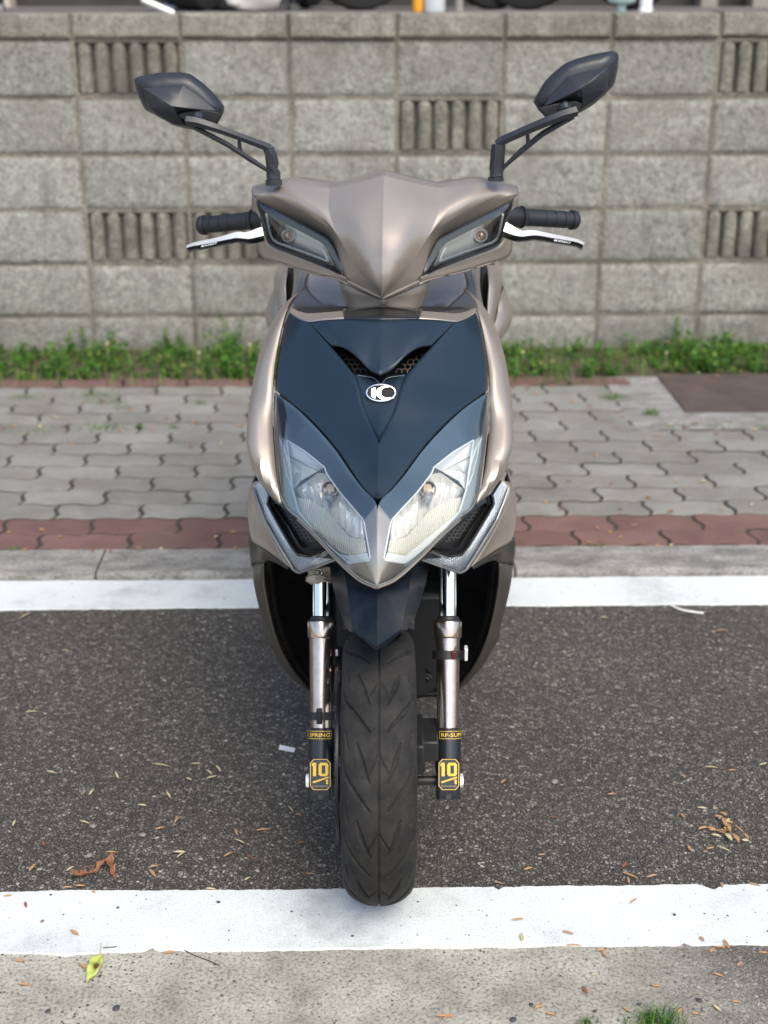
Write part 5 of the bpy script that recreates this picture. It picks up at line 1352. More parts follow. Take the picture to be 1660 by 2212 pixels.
# position lamps in the cover
for s_ in (0, 1):
    M_ = (lambda m: m.mirrored()) if s_ else (lambda m: m)
    pl_ = bpy.data.objects.new('position_lamp', None); COL.objects.link(pl_); pl_.parent = sc
    dl = lambda x, y: 2.266 - (x - 320) * .000335 - 0 * (y - 250)
    out_p = [(321, 138), (400, 181), (500, 233), (591, 285), (614, 318), (658, 418), (655, 426), (640, 420), (598, 398), (500, 358), (392, 312), (366, 298), (352, 240), (325, 162)]
    in_p = [(345, 178), (362, 176), (420, 222), (500, 262), (570, 300), (592, 328), (618, 388), (604, 390), (588, 382), (500, 346), (405, 310), (384, 300), (366, 250), (346, 190)]
    n = len(out_p)
    fo = [A(x, y, dl(x, y) + .001) for x, y in out_p]; fi = [A(x, y, dl(x, y) + .010) for x, y in in_p]; fb = [A(x, y, dl(x, y) + .028) for x, y in in_p]
    fk = [p + Vector((0, .03, 0)) for p in fo]
    mb = MB(); mb.add(fo + fi + fb, [(i, (i + 1) % n, n + (i + 1) % n, n + i) for i in range(n)] + [(n + i, n + (i + 1) % n, 2 * n + (i + 1) % n, 2 * n + i) for i in range(n)])
    mb.add(fo + fk, [(i, (i + 1) % n, n + (i + 1) % n, n + i) for i in range(n)])
    part('bezel', M_(mb), simple('lamp_bezel', (.06, .065, .07), .15, .6) if 'lamp_bezel' not in MATS else MATS['lamp_bezel'], pl_, angle=30)
    mb = MB(); mb.add(fb, [tuple(range(n))]); part('back_plate', M_(mb), simple('lamp_back', (.74, .75, .73), .22, .35) if 'lamp_back' not in MATS else MATS['lamp_back'], pl_)
    def strip(pts, r_=.0020, off=.007):
        mb = MB(); q_ = cr([A(x, y, dl(x, y) + off) for x, y in pts], 24, True); mb.path(q_, [r_] * 24, 8); part('light_strip', M_(mb), refl_w, pl_)
    strip([(357, 188), (372, 262), (384, 288), (400, 298)])
    strip([(402, 300), (500, 334), (596, 370)]); strip([(596, 370), (584, 338), (572, 318)], .0024)
    c = A(441, 273, dl(441, 273) + .016); r_ = pxm(27 * .5637, c)
    mb = MB(); mb.lathe(c + Vector((0, .008, 0)), c + Vector((0, -.002, 0)), [(0, r_), (.6, r_), (.9, r_ * .9), (1, r_ * .8), (.9, r_ * .72), (.6, r_ * .66)], 32, cap=False); part('projector_ring', M_(mb), silver, pl_)
    mb = MB(); mb.lathe(c + Vector((0, .006, 0)), c + Vector((0, -.001, 0)), [(0, r_ * .66), (.5, r_ * .6), (.85, r_ * .35), (1, r_ * .12)], 24); part('bulb', M_(mb), simple('small_bulb', (.55, .40, .33), .12, .5) if 'small_bulb' not in MATS else MATS['small_bulb'], pl_)
    mb = MB(); mb.add([A(x, y, dl(x, y) + .022) for x, y in ((372, 195), (425, 225), (430, 310), (402, 300))], [(0, 1, 2, 3)]); part('divider', M_(mb), MATS['dark_ring'], pl_)
    mb = MB(); gg = []
    top = out_p[0:7]; bot = [out_p[0], out_p[13], out_p[12], out_p[11], out_p[10], out_p[9], out_p[8], out_p[7], out_p[6]]
    a_ = cr([A(x, y, dl(x, y) - .0015) for x, y in top], 24); b2 = cr([A(x, y, dl(x, y) - .0015) for x, y in bot], 24)
    mb.grid([[a_[i].lerp(b2[i], k / 7) - Vector((0, .004 * math.sin(math.pi * k / 7), 0)) for k in range(8)] for i in range(24)]); part('lens', M_(mb), clearlens, pl_, face_cam=True)
    mb = MB(); eo = cr([A(x, y, dl(x, y) - .0005) for x, y in out_p + [out_p[0]]], 70, True); mb.path(eo, [.0015] * 70, 6); part('seal', M_(mb), blackg, pl_)
# steering neck
mb = MB(); g = []
nk = [(430, 630, 2.20), (480, 645, 2.20), (520, 657, 2.20), (575, 672, 2.19), (640, 690, 2.18)]
for (y, x, Y) in nk:
    a = A(x, y, Y); hw = XC(Y) - a.x; row = []
    for k in range(25):
        th = math.pi * k / 24; row.append(Vector((XC(Y) - hw * math.cos(th), Y - .062 * math.sin(th) ** .8 * 1.0, a.z)))
    g.append(row)
mb.grid(g); part('steering_neck', mb, titan_dark, sc, thick=.003, face_cam=True, angle=40)
mb = MB(); c = cen(A(808, 515, 2.128)); r_ = pxm(10.5, c)
mb.prism([c + Vector((math.cos(a) * r_, 0, math.sin(a) * r_ * (1.15 if math.sin(a) < 0 else .8))) for a in [2 * math.pi * k / 20 for k in range(20)]], (0, -.006, 0)); part('hook', mb, titan_dark, sc, bevel=.001)
mb = MB(); mb.tube(c + Vector((0, -.0065, .002)), c + Vector((0, -.0095, .002)), r_ * .38, seg=12); part('hook_screw', mb, silver, sc)

# ---------------- grips and levers
def grip(fn, p0, p1, grooves, side):
    gr_ = bpy.data.objects.new('grip', None); COL.objects.link(gr_); gr_.parent = sc
    a, b_ = fn(*p0), fn(*p1); L = (a - b_).length; r_ = pxm(146 * .124, a)
    prof = [(0, r_ * .55), (.012, r_ * .88), (.035, r_ * 1.08), (.07, r_ * 1.16), (.115, r_ * 1.17), (.125, r_ * 1.12), (.13, r_ * .97)]
    for gp in grooves: prof += [(gp - .006, r_ * 1.0), (gp - .003, r_ * .93), (gp + .003, r_ * .93), (gp + .006, r_ * 1.0)]
    prof += [(.8, r_ * 1.0), (.93, r_ * 1.04), (.965, r_ * 1.25), (.99, r_ * 1.3), (1, r_ * 1.3)]
    mb = MB(); mb.lathe(a, b_, prof, 40); part('rubber_sleeve', mb, rubber, gr_, angle=25)
    c = b_ + (b_ - a).normalized() * .03; mb = MB(); mb.lathe(b_, c + (b_ - a).normalized() * .03, [(0, r_ * 1.1), (.2, r_ * 1.35), (.7, r_ * 1.35), (1, r_)], 24); part('switch_housing', mb, blackp, gr_)
grip(LL, (300, 382, 2.345), (1260, 290, 2.30), [.27, .43, .60], 0)
grip(LR, (1312, 290, 2.345), (318, 236, 2.30), [.28, .45, .62], 1)
def lever(fn, Tt, Md, Bt, name_pts, word, sg):
    lv = bpy.data.objects.new('brake_lever', None); COL.objects.link(lv); lv.parent = sc
    n = 40
    t_, m_, b_ = [cr(cv(fn, q_), n, False) for q_ in (Tt, Md, Bt)]
    bk = [p + Vector((0, .012, -.006)) for p in b_]
    mb = MB(); mb.grid([[t_[i], m_[i]] for i in range(n)]); mb.grid([[bk[i], t_[i]] for i in range(n)])
    mb.add([t_[0], m_[0], b_[0], bk[0]], [(0, 1, 2, 3)]); part('top_face', mb, silver, lv, closed=True, angle=50)
    mb = MB(); mb.grid([[m_[i] + Vector((0, -.0003, 0)), b_[i]] for i in range(n)]); mb.grid([[b_[i], bk[i]] for i in range(n)]); part('front_face', mb, simple('lever_black', (.006, .012, .010), .2, coat=.4) if 'lever_black' not in MATS else MATS['lever_black'], lv, closed=True, angle=50)
    fc = bpy.data.curves.new('txt', 'FONT'); fc.body = word; fc.resolution_u = 2; fc.offset = .02; fc.shear = .3
    ob = bpy.data.objects.new('txt', fc); COL.objects.link(ob); bpy.context.view_layer.update()
    me = bpy.data.meshes.new_from_object(ob); bpy.data.objects.remove(ob)
    xs = [v.co.x for v in me.vertices]; ys = [v.co.y for v in me.vertices]; x0, x1, y0, y1 = min(xs), max(xs), min(ys), max(ys)
    (ax_, ay_), (bx_, by_), h = name_pts
    for v in me.vertices:
        u = (v.co.x - x0) / (x1 - x0); w = (v.co.y - y0) / (y1 - y0)
        X_ = ax_ + (bx_ - ax_) * u; Y_ = ay_ + (by_ - ay_) * u - h * w
        j = min(range(n), key=lambda i: abs(b_[i].x - fn(X_, Y_, b_[i].y).x)); v.co = fn(X_, Y_, min(b_[j].y, m_[j].y) - .0022) - ROOTLOC
    me.materials.clear(); link('lettering', me, refl_w, lv)
lever(LL, [(78, 735, 2.285), (190, 682, 2.275), (330, 650, 2.27), (620, 588, 2.26), (900, 508, 2.25), (1000, 488, 2.245), (1090, 498, 2.242), (1190, 478, 2.24), (1320, 430, 2.238), (1400, 408, 2.238)],
      [(84, 772, 2.268), (200, 738, 2.258), (330, 718, 2.252), (620, 662, 2.243), (860, 612, 2.236), (950, 598, 2.234), (1060, 606, 2.232), (1180, 612, 2.23), (1310, 584, 2.23), (1430, 556, 2.23)],
      [(108, 822, 2.270), (215, 780, 2.260), (330, 765, 2.254), (620, 702, 2.245), (860, 655, 2.238), (950, 640, 2.236), (1060, 652, 2.234), (1180, 664, 2.232), (1310, 640, 2.232), (1440, 606, 2.232)],
      ((335, 762), (610, 703), 34), 'KOSO', 1)
lever(LR, [(1438, 680, 2.285), (1320, 622, 2.275), (1200, 592, 2.27), (900, 532, 2.26), (640, 478, 2.25), (540, 462, 2.245), (440, 462, 2.242), (330, 470, 2.24), (200, 400, 2.238), (70, 322, 2.238)],
      [(1415, 722, 2.268), (1310, 675, 2.258), (1200, 652, 2.252), (900, 602, 2.243), (660, 560, 2.236), (560, 550, 2.234), (450, 562, 2.232), (330, 572, 2.23), (200, 545, 2.23), (20, 478, 2.23)],
      [(1400, 772, 2.270), (1300, 722, 2.260), (1200, 700, 2.254), (900, 650, 2.245), (660, 610, 2.238), (560, 602, 2.236), (450, 616, 2.234), (320, 628, 2.232), (200, 608, 2.232), (20, 542, 2.232)],
      ((900, 652), (1190, 700), 34), 'KOSO', 1)

# ---------------- mirrors
def mirror_(fn, outl, cap_o, peak, arm, sock, glassc, label):
    mr = bpy.data.objects.new('rear_view_mirror', None); COL.objects.link(mr); mr.parent = sc; mr['label'] = label
    cx_ = sum(p[0] for p in outl) / len(outl); cy_ = sum(p[1] for p in outl) / len(outl)
    def sc_(p, k): return (cx_ + (p[0] - cx_) * k, cy_ + (p[1] - cy_) * k)
    ring0 = cr([fn(*p, 2.300) for p in outl + [outl[0]]], 61, True); 
    def rg(k, Y, s3=False):
        q_ = [sc_(p, k) for p in outl]; return cr([fn(*p, Y) for p in q_ + [q_[0]]], 61, True)
    mb = MB(); mb.grid([rg(.90, 2.312), rg(.985, 2.304), rg(1.0, 2.292), rg(.985, 2.278), rg(.93, 2.266), rg(.84, 2.258), rg(.60, 2.252)])
    inner = rg(.60, 2.252); mb.add(inner[:-1], [tuple(range(60))])
    bk = rg(.90, 2.312); mb.add(bk[:-1], [tuple(range(60))])
    part('housing', mb, mirrorp, mr, angle=50)
    # raised cap with a ridge
    n = len(cap_o); pk = fn(*peak, 2.222)
    base = [fn(*p, 2.262) for p in cap_o]; cxc = sum(p[0] for p in cap_o) / n; cyc = sum(p[1] for p in cap_o) / n
    rim = [fn(cxc + (p[0] - cxc) * .965, cyc + (p[1] - cyc) * .965, 2.247) for p in cap_o]
    mid = [r_.lerp(pk, .55) - Vector((0, .004, 0)) for r_ in rim]
    mb = MB(); vs = base + rim + mid + [pk]
    fs = [(i, (i + 1) % n, n + (i + 1) % n, n + i) for i in range(n)] + [(n + i, n + (i + 1) % n, 2 * n + (i + 1) % n, 2 * n + i) for i in range(n)] + [(2 * n + i, 2 * n + (i + 1) % n, 3 * n) for i in range(n)]
    mb.add(vs, fs); part('cap', mb, mirrorp, mr, angle=24, bevel=.001)
    gl = rg(.86, 2.3125); mb = MB(); mb.prism(gl[:-1], (0, .002, 0)); part('mirror_glass', mb, chrome, mr)
    # dark socket
    mb = MB(); so_ = [fn(*p, 2.236) for p in sock]; mb.prism(so_, (0, .03, 0)); part('socket', mb, simple('socket_black', (.004, .004, .005), .6) if 'socket_black' not in MATS else MATS['socket_black'], mr, bevel=.0015)
    for nm, ob_ in arm.items():
        mb = MB()
        for pts, rads, flat in ob_:
            q_ = [fn(*p) for p in pts]; mb.path(q_, [pxm(r_ * (1.0 if nm in ('base_boot', 'ball_joint') else 1.36), q_[0]) for r_ in rads], 10 if nm in ('base_boot', 'ball_joint') else 6, flat)
        part(nm, mb, mirrorp, mr, angle=30)
    return mr
mirror_(ML, [(115, 178), (150, 145), (350, 108), (560, 106), (640, 125), (760, 212), (850, 300), (915, 375), (947, 425), (935, 480), (880, 580), (780, 628), (690, 634), (600, 622), (480, 592), (300, 492), (215, 447), (150, 310)],
        [(195, 245), (400, 228), (572, 216), (700, 300), (820, 400), (885, 462), (700, 470), (560, 480), (512, 522), (590, 600), (480, 588), (310, 490), (245, 430)], (470, 420),
        {'arm': [([(600, 545, 2.225), (700, 560, 2.222), (900, 625, 2.225), (1100, 700, 2.235), (1300, 775, 2.245), (1350, 800, 2.248)], [9, 8.4, 7.4, 7.0, 7.4, 8], 1.2),
                 ([(1345, 800, 2.248), (1365, 850, 2.248), (1380, 940, 2.249), (1388, 1025, 2.25)], [10, 10.5, 10.5, 11.5], 1.0)],
         'brace': [([(660, 600, 2.225), (780, 665, 2.228), (980, 770, 2.235), (1180, 900, 2.243), (1345, 1005, 2.249)], [5, 4.6, 4.8, 5.2, 3.6], 1.2), ([(1075, 720, 2.236), (1090, 850, 2.240)], [3, 4.5], 1)],
         'ball_joint': [([(705, 500, 2.238), (702, 520, 2.228), (698, 545, 2.222)], [11, 13, 10], 1.0)],
         'base_boot': [([(1388, 1022, 2.25), (1389, 1040, 2.25), (1390, 1042, 2.25), (1391, 1070, 2.25), (1391, 1072, 2.25), (1392, 1086, 2.25), (1392, 1088, 2.25), (1393, 1135, 2.25)], [15.5, 15.8, 14.6, 15.6, 14.4, 14.6, 17.8, 18.2], 1.0)]},
        [(560, 470), (680, 452), (800, 456), (880, 470), (905, 500), (870, 575), (760, 590), (640, 560), (520, 520), (520, 490)], None, 'picture-left mirror, hanging lower and tilted outward')
mirror_(MR, [(545, 605), (560, 560), (650, 410), (740, 320), (850, 232), (960, 188), (1120, 145), (1300, 112), (1345, 125), (1368, 160), (1355, 300), (1325, 435), (1220, 545), (1110, 640), (1000, 705), (860, 755), (660, 750), (600, 690)],
        [(672, 592), (760, 480), (872, 352), (1070, 300), (1272, 262), (1280, 330), (1250, 500), (1130, 600), (1015, 678), (1012, 620), (960, 592), (850, 592), (700, 642), (640, 652)], (1010, 470),
        {'arm': [([(955, 690, 2.225), (850, 720, 2.222), (650, 800, 2.225), (450, 885, 2.235), (260, 970, 2.245), (210, 1010, 2.248)], [9, 9, 8.6, 8.2, 8.4, 8.6], 1.2),
                 ([(213, 1010, 2.248), (210, 1060, 2.248), (202, 1150, 2.249), (197, 1255, 2.25)], [11, 11.5, 11.5, 12.5], 1.0)],
         'brace': [([(930, 735, 2.225), (830, 795, 2.228), (640, 905, 2.235), (440, 1065, 2.243), (262, 1230, 2.249)], [6, 5.4, 5.4, 5.4, 3.4], 1.2), ([(490, 900, 2.236), (500, 1030, 2.240)], [3, 4.5], 1)],
         'ball_joint': [([(850, 640, 2.238), (852, 665, 2.228), (858, 690, 2.222)], [12, 14, 10], 1.0)],
         'base_boot': [([(197, 1252, 2.25), (196, 1275, 2.25), (196, 1277, 2.25), (192, 1305, 2.25), (192, 1307, 2.25), (188, 1322, 2.25), (188, 1324, 2.25), (186, 1358, 2.25)], [15.0, 15.6, 14.2, 15.6, 14.2, 14.6, 17.2, 17.6], 1.0)]},
        [(640, 655), (760, 620), (880, 600), (960, 595), (1015, 620), (1000, 690), (900, 720), (760, 735), (670, 740), (600, 670)], None, 'picture-right mirror, standing higher')

# ---------------- rear: seat, leg-side panels, floor, tail, rear wheel
def lobes(rows, n=20):
    """rows of (z, Ycenter, halfwidth, halfdepth, xoff)"""
    mb = MB(); g = []
    for (z, Yc_, hw, hd_, e) in rows:
        g.append([Vector((XC(2.3) + hw * math.copysign(abs(math.cos(a)) ** e, math.cos(a)), Yc_ + hd_ * math.copysign(abs(math.sin(a)) ** e, math.sin(a)), z)) for a in [2 * math.pi * k / n for k in range(n + 1)]])
    mb.grid(g); return mb
# seat: long cushion, nose towards the front
mb = MB(); g = []
for (Y, hw, zb, zt) in [(2.56, .030, .715, .745), (2.58, .062, .700, .765), (2.62, .088, .695, .782), (2.70, .112, .69, .792), (2.85, .135, .69, .80), (3.0, .15, .70, .81), (3.12, .15, .72, .855), (3.3, .14, .74, .87), (3.42, .10, .76, .86), (3.46, .05, .78, .84)]:
    row = []
    for k in range(25):
        a = 2 * math.pi * k / 24; row.append(Vector((XC(2.3) + hw * math.copysign(abs(math.cos(a)) ** .75, math.cos(a)), Y, (zb + zt) / 2 + (zt - zb) / 2 * math.copysign(abs(math.sin(a)) ** .7, math.sin(a)))))
    g.append(row)
mb.grid(cr_g if False else g); part('seat', mb, greyseat, sc, angle=60)
for s_ in (0, 1):
    M_ = (lambda m: m.mirrored()) if s_ else (lambda m: m)
    # pale inner panel beside the seat nose
    a0 = cv(E_, [(245, 60, 2.50), (242, 200, 2.46), (215, 330, 2.42), (190, 420, 2.40)])
    a1 = cv(E_, [(300, 80, 2.46), (262, 190, 2.42), (240, 320, 2.38), (230, 420, 2.36)])
    a2 = cv(E_, [(345, 90, 2.47), (318, 185, 2.44), (372, 262, 2.41), (480, 352, 2.38)])
    mb = MB(); mb.grid(loft([a0, a1], 20, 6)); part('inner_leg_panel', M_(mb), titan, sc, thick=.003, face_cam=True)
    mb = MB(); mb.grid(loft([a1, [p + Vector((0, -.004, 0)) for p in a2]], 20, 8)); part('inner_leg_panel', M_(mb), titan_dark, sc, thick=.003, face_cam=True)
    a3 = cv(E_, [(560, 120, 2.52), (600, 200, 2.48), (620, 280, 2.43), (640, 360, 2.39)])
    mb = MB(); mb.grid(loft([a2, a3], 20, 10, bulge=.015)); part('seat_front_panel', M_(mb), titan, sc, thick=.003, face_cam=True)
    b0 = cv(E_, [(212, 60, 2.56), (200, 130, 2.56), (195, 240, 2.56), (200, 350, 2.56), (205, 430, 2.56)]); b1 = cv(E_, [(250, 60, 2.55), (250, 130, 2.55), (242, 240, 2.55), (235, 350, 2.55), (230, 430, 2.55)])
    mb = MB(); mb.grid(loft([b0, b1], 20, 4)); part('side_gap', M_(mb), blackp, sc, thick=.01, face_cam=True)
    c0 = cv(E_, [(180, 62, 2.75), (135, 120, 2.68), (130, 190, 2.62), (142, 300, 2.58), (170, 430, 2.55)])
    c1 = cv(E_, [(222, 62, 2.60), (205, 120, 2.55), (196, 190, 2.52), (200, 300, 2.50), (205, 430, 2.48)])
    cw = [p + Vector((.02, .5, .01)) for p in c0]
    mb = MB(); mb.grid(loft([cw, c0, c1], 24, 12)); part('tail_side_panel', M_(mb), titan, sc, thick=.003, face_cam=True)
    d0 = cv(E_, [(132, 200, 2.80), (95, 290, 2.75), (72, 370, 2.72), (78, 430, 2.70), (110, 500, 2.68), (200, 620, 2.66)])
    d1 = cv(E_, [(135, 235, 2.70), (145, 290, 2.66), (155, 370, 2.64), (170, 430, 2.62), (200, 500, 2.60), (260, 620, 2.60)])
    dw = [p + Vector((.03, .45, .0)) for p in d0]
    mb = MB(); mb.grid(loft([dw, d0, d1], 24, 12)); part('rear_side_panel', M_(mb), titan, sc, thick=.003, face_cam=True)
    mb = MB(); mb.path([Vector((XC(2.3) - .13, 2.3, .27)), Vector((XC(2.3) - .15, 2.5, .26)), Vector((XC(2.3) - .15, 2.75, .30))], [.035, .04, .03], 10); part('floor_rail', M_(mb), blackp, sc)
mb = MB(); g = []
for (Y, hw, z0, z1) in [(2.52, .10, .25, .66), (2.60, .125, .24, .70), (2.8, .14, .3, .72), (3.1, .15, .42, .74), (3.4, .12, .55, .76), (3.55, .06, .66, .76)]:
    g.append([Vector((XC(2.3) + hw * math.copysign(abs(math.cos(a)) ** .7, math.cos(a)), Y, (z0 + z1) / 2 + (z1 - z0) / 2 * math.copysign(abs(math.sin(a)) ** .7, math.sin(a)))) for a in [2 * math.pi * k / 24 for k in range(25)]])
mb.grid(g); mb.add(g[0][:-1], [tuple(range(24))]); part('tail_body', mb, blackp, sc, angle=60)
mb = MB(); mb.box(XC(2.3) - .13, XC(2.3) + .13, 2.15, 2.62, .235, .275); part('floorboard', mb, blackp, sc, bevel=.01)
mb = MB(); mb.path([Vector((XC(2.2), 2.36, .98)), Vector((XC(2.2), 2.22, .70)), Vector((XC(2.2), 2.05, .42))], [.02, .03, .03], 12); part('steering_tube', mb, blackp, sc)
mb = MB(); mb.tube((XC(2.3) - .17, 2.335, .955), (XC(2.3) + .17, 2.335, .955), .011); part('handlebar', mb, blackp, sc)
rw_ = bpy.data.objects.new('rear_wheel', None); COL.objects.link(rw_); rw_.parent = sc
mb = MB(); kx = XC(2.3); mb.lathe(Vector((kx - .06, 3.13, .215)), Vector((kx + .06, 3.13, .215)), [(0, .145), (.03, .17), (.12, .195), (.3, .21), (.5, .215), (.7, .21), (.88, .195), (.97, .17), (1, .145)], 64, cap=False); part('tyre', mb, tyrem, rw_)
mb = MB(); mb.lathe(Vector((kx - .05, 3.13, .215)), Vector((kx + .05, 3.13, .215)), [(0, .147), (.1, .13), (.45, .12), (.5, .02), (.55, .12), (.9, .13), (1, .147)], 48); part('rim', mb, blackp, rw_)
mb = MB(); mb.box(kx + .07, kx + .13, 2.7, 3.15, .17, .30); part('engine_case', mb, simple('engine_alloy', (.35, .35, .36), .5, .8), sc, bevel=.02)
mb = MB(); mb.path([Vector((kx - .09, 2.75, .2)), Vector((kx - .11, 3.0, .24)), Vector((kx - .12, 3.35, .32))], [.03, .055, .05], 14); part('silencer', mb, blackp, sc)
mb = MB(); mb.tube((kx - .10, 2.75, .2), (kx - .17, 2.8, .008), .011); mb.tube((kx + .10, 2.75, .2), (kx + .17, 2.8, .008), .011); part('centre_stand', mb, blackp, sc)

# ================================================================== LITTER
tan_ = simple('dry_leaf_tan', (.46, .27, .13), .6, cvar=.6, cscale=200, cdark=(.3, .14, .06)); pale_ = simple('dry_leaf_pale', (.55, .48, .28), .55, cvar=.4, cscale=200, cdark=(.4, .3, .14))
rust_ = simple('dry_leaf_rust', (.27, .12, .06), .6, cvar=.6, cscale=120, cdark=(.2, .06, .025))
def sliver(x1, y1, x2, y2, w, mat, z=.001, arch=.15):
    a, b_ = PZ(x1, y1, z), PZ(x2, y2, z); d = b_ - a; L = d.length; d.normalize(); s_ = Vector((-d.y, d.x, 0)); w = w / 1300.0 * .38
    n = 7; vs = []; fs = []
    for i in range(n):
        u = i / (n - 1); ww = w * (math.sin(math.pi * u) ** .7) + .0002; c = a + d * L * u + Vector((0, 0, .0012 + arch * L * .35 * math.sin(math.pi * u)))
        vs += [c - s_ * ww, c + Vector((0, 0, -ww * .7)), c + s_ * ww]
    for i in range(n - 1): fs += [(3 * i, 3 * i + 1, 3 * i + 4, 3 * i + 3), (3 * i + 1, 3 * i + 2, 3 * i + 5, 3 * i + 4)]
    m_ = a.lerp(b_, .5); mb = MB(); mb.add(vs, fs)
    me = mb.mesh('leaf_sliver', origin=Vector((m_.x, m_.y, z)), angle=60, merge=0); me.materials.append(mat)
    o = bpy.data.objects.new('leaf_sliver', me); COL.objects.link(o); o.location = (m_.x, m_.y, z)
    md = o.modifiers.new('solidify', 'SOLIDIFY'); md.thickness = .0004
    return o
def many(lst, label, group, z):
    for (x1, y1, x2, y2, w, mt) in lst:
        o = sliver(x1, y1, x2, y2, w, {'t': tan_, 'p': pale_, 'r': rust_}[mt], z); tag(o, label, 'leaf', group)
lf = lambda x, y: (x * .4819 / 1.0687, (1380 + y * .4819) / 1.0687)             # left ground crop
rf_ = lambda x, y: ((974 + x * .4819) / 1.0687, (1380 + y * .4819) / 1.0687)    # right ground crop
rg_ = lambda x, y: ((1374 + x * .25494) / 1.0687, (1800 + y * .25494) / 1.0687)  # lower right detail
def L(fn, rows): return [(*fn(a, b_), *fn(c, d), w, m_) for a, b_, c, d, w, m_ in rows]
ASP = L(lf, [(95, 100, 150, 72, 5, 'p'), (120, 550, 178, 546, 4, 'p'), (222, 832, 268, 842, 5, 'p'), (553, 836, 568, 868, 6, 'p'), (725, 796, 815, 812, 3, 'p'), (915, 796, 965, 798, 4, 'p'), (988, 825, 1018, 850, 5, 'p'), (990, 868, 1040, 855, 6, 'p'), (1034, 804, 1060, 834, 6, 'p'),
             (890, 864, 920, 876, 5, 'p'), (798, 930, 818, 962, 6, 'p'), (660, 993, 705, 998, 6, 'p'), (428, 948, 450, 920, 6, 'p'), (380, 1070, 432, 1084, 4, 'p'), (62, 1096, 75, 1066, 6, 'p'), (835, 1082, 860, 1050, 6, 't'), (742, 1112, 792, 1100, 7, 't'), (204, 1166, 216, 1192, 6, 'r'),
             (140, 1312, 174, 1276, 8, 't'), (318, 1312, 356, 1288, 6, 'p'), (504, 1220, 562, 1222, 5, 't'), (832, 1220, 892, 1220, 9, 'p'), (846, 1248, 892, 1216, 4, 'p'), (712, 1294, 762, 1284, 6, 't'), (714, 1300, 748, 1342, 8, 't'), (1072, 1242, 1118, 1220, 7, 't'), (1124, 1158, 1176, 1180, 4, 'p'),
             (1222, 1118, 1300, 1110, 6, 't'), (1420, 1184, 1462, 1168, 7, 'r'), (1128, 1108, 1136, 1140, 6, 't'), (1172, 1356, 1200, 1340, 5, 'p'), (1466, 1324, 1504, 1324, 3, 't'), (302, 1388, 350, 1390, 6, 't'), (356, 1382, 412, 1382, 6, 't'), (984, 1394, 1038, 1400, 6, 'p'), (1380, 1000, 1408, 1028, 3, 'p'), (1414, 1040, 1448, 1042, 4, 't'), (16, 1432, 60, 1428, 6, 't'), (440, 1408, 458, 1414, 6, 't'), (296, 252, 334, 258, 4, 'p')])
ASP += L(rf_, [(378, 892, 404, 872, 6, 't'), (888, 944, 936, 942, 6, 't'), (606, 1052, 655, 1056, 2.5, 'r'), (555, 1234, 595, 1232, 5, 't'), (488, 1306, 532, 1294, 7, 't'), (344, 1362, 390, 1372, 4, 't'), (1350, 812, 1418, 816, 4, 'p'), (1466, 828, 1508, 828, 6, 't'), (1615, 804, 1655, 794, 6, 'p'), (1248, 846, 1262, 866, 6, 't'), (1318, 1006, 1370, 1012, 7, 'p'), (1236, 1034, 1264, 1058, 6, 't'),
               (1278, 1186, 1288, 1214, 8, 't'), (1366, 1208, 1402, 1196, 6, 't'), (1418, 1194, 1480, 1218, 4, 'p'), (962, 1296, 984, 1268, 7, 'r'), (954, 1316, 1036, 1346, 6, 't'), (988, 1338, 994, 1372, 6, 't'), (1078, 1342, 1130, 1328, 7, 't'), (1434, 1364, 1442, 1392, 7, 't'), (1562, 1368, 1626, 1384, 6, 't'), (855, 94, 890, 96, 7, 'p'), (1404, 160, 1460, 156, 5, 't')])
many(ASP, 'thin dry leaf sliver lying on the dark asphalt', 'dry leaf slivers on the asphalt', .0035)
WHT = L(lf, [(120, 1458, 128, 1486, 7, 'r'), (338, 1594, 378, 1618, 9, 't'), (194, 1556, 214, 1546, 6, 'r')]) + L(rf_, [(996, 1466, 1032, 1442, 5, 't'), (430, 1546, 490, 1540, 6, 't'), (476, 1608, 484, 1648, 8, 'p'), (674, 1598, 730, 1614, 7, 't'), (1334, 1624, 1352, 1648, 8, 't'), (1446, 1638, 1474, 1684, 8, 't'), (1652, 1405, 1680, 1402, 5, 't')])
many(WHT, 'dry brown leaf sliver lying on the near white painted line', 'dry leaf slivers on the near white line', .0048)
GUT = L(lf, [(70, 1740, 128, 1742, 7, 't'), (374, 1752, 430, 1790, 7, 't'), (85, 1852, 150, 1858, 6, 't'), (778, 1702, 846, 1700, 8, 't')]) + L(rf_, [(832, 1692, 888, 1690, 7, 't'), (858, 1696, 896, 1734, 5, 't'), (690, 1666, 768, 1670, 5, 't'), (1380, 1702, 1404, 1678, 8, 't'), (1400, 1676, 1474, 1678, 5, 't'), (1612, 1700, 1660, 1704, 6, 't'), (1510, 1766, 1538, 1748, 8, 't'), (1386, 1798, 1452, 1820, 6, 't'),
             (768, 1862, 796, 1902, 9, 'r'), (1096, 1850, 1116, 1866, 5, 't'), (1112, 1862, 1150, 1862, 5, 't'), (962, 1964, 1000, 1986, 7, 't'), (1394, 1950, 1436, 1986, 8, 'p'), (1482, 1934, 1530, 1942, 5, 't'), (1218, 1994, 1250, 1968, 8, 't'), (540, 1972, 584, 1950, 8, 't'), (590, 1990, 640, 2000, 7, 't'), (812, 1808, 845, 1804, 4, 'p'), (60, 2006, 160, 2008, 7, 't'), (100, 2024, 150, 1996, 6, 't'), (1290, 1990, 1330, 1996, 7, 't')])
many(GUT, 'dry brown leaf sliver lying on the concrete gutter', 'dry leaf slivers on the gutter', .0012)

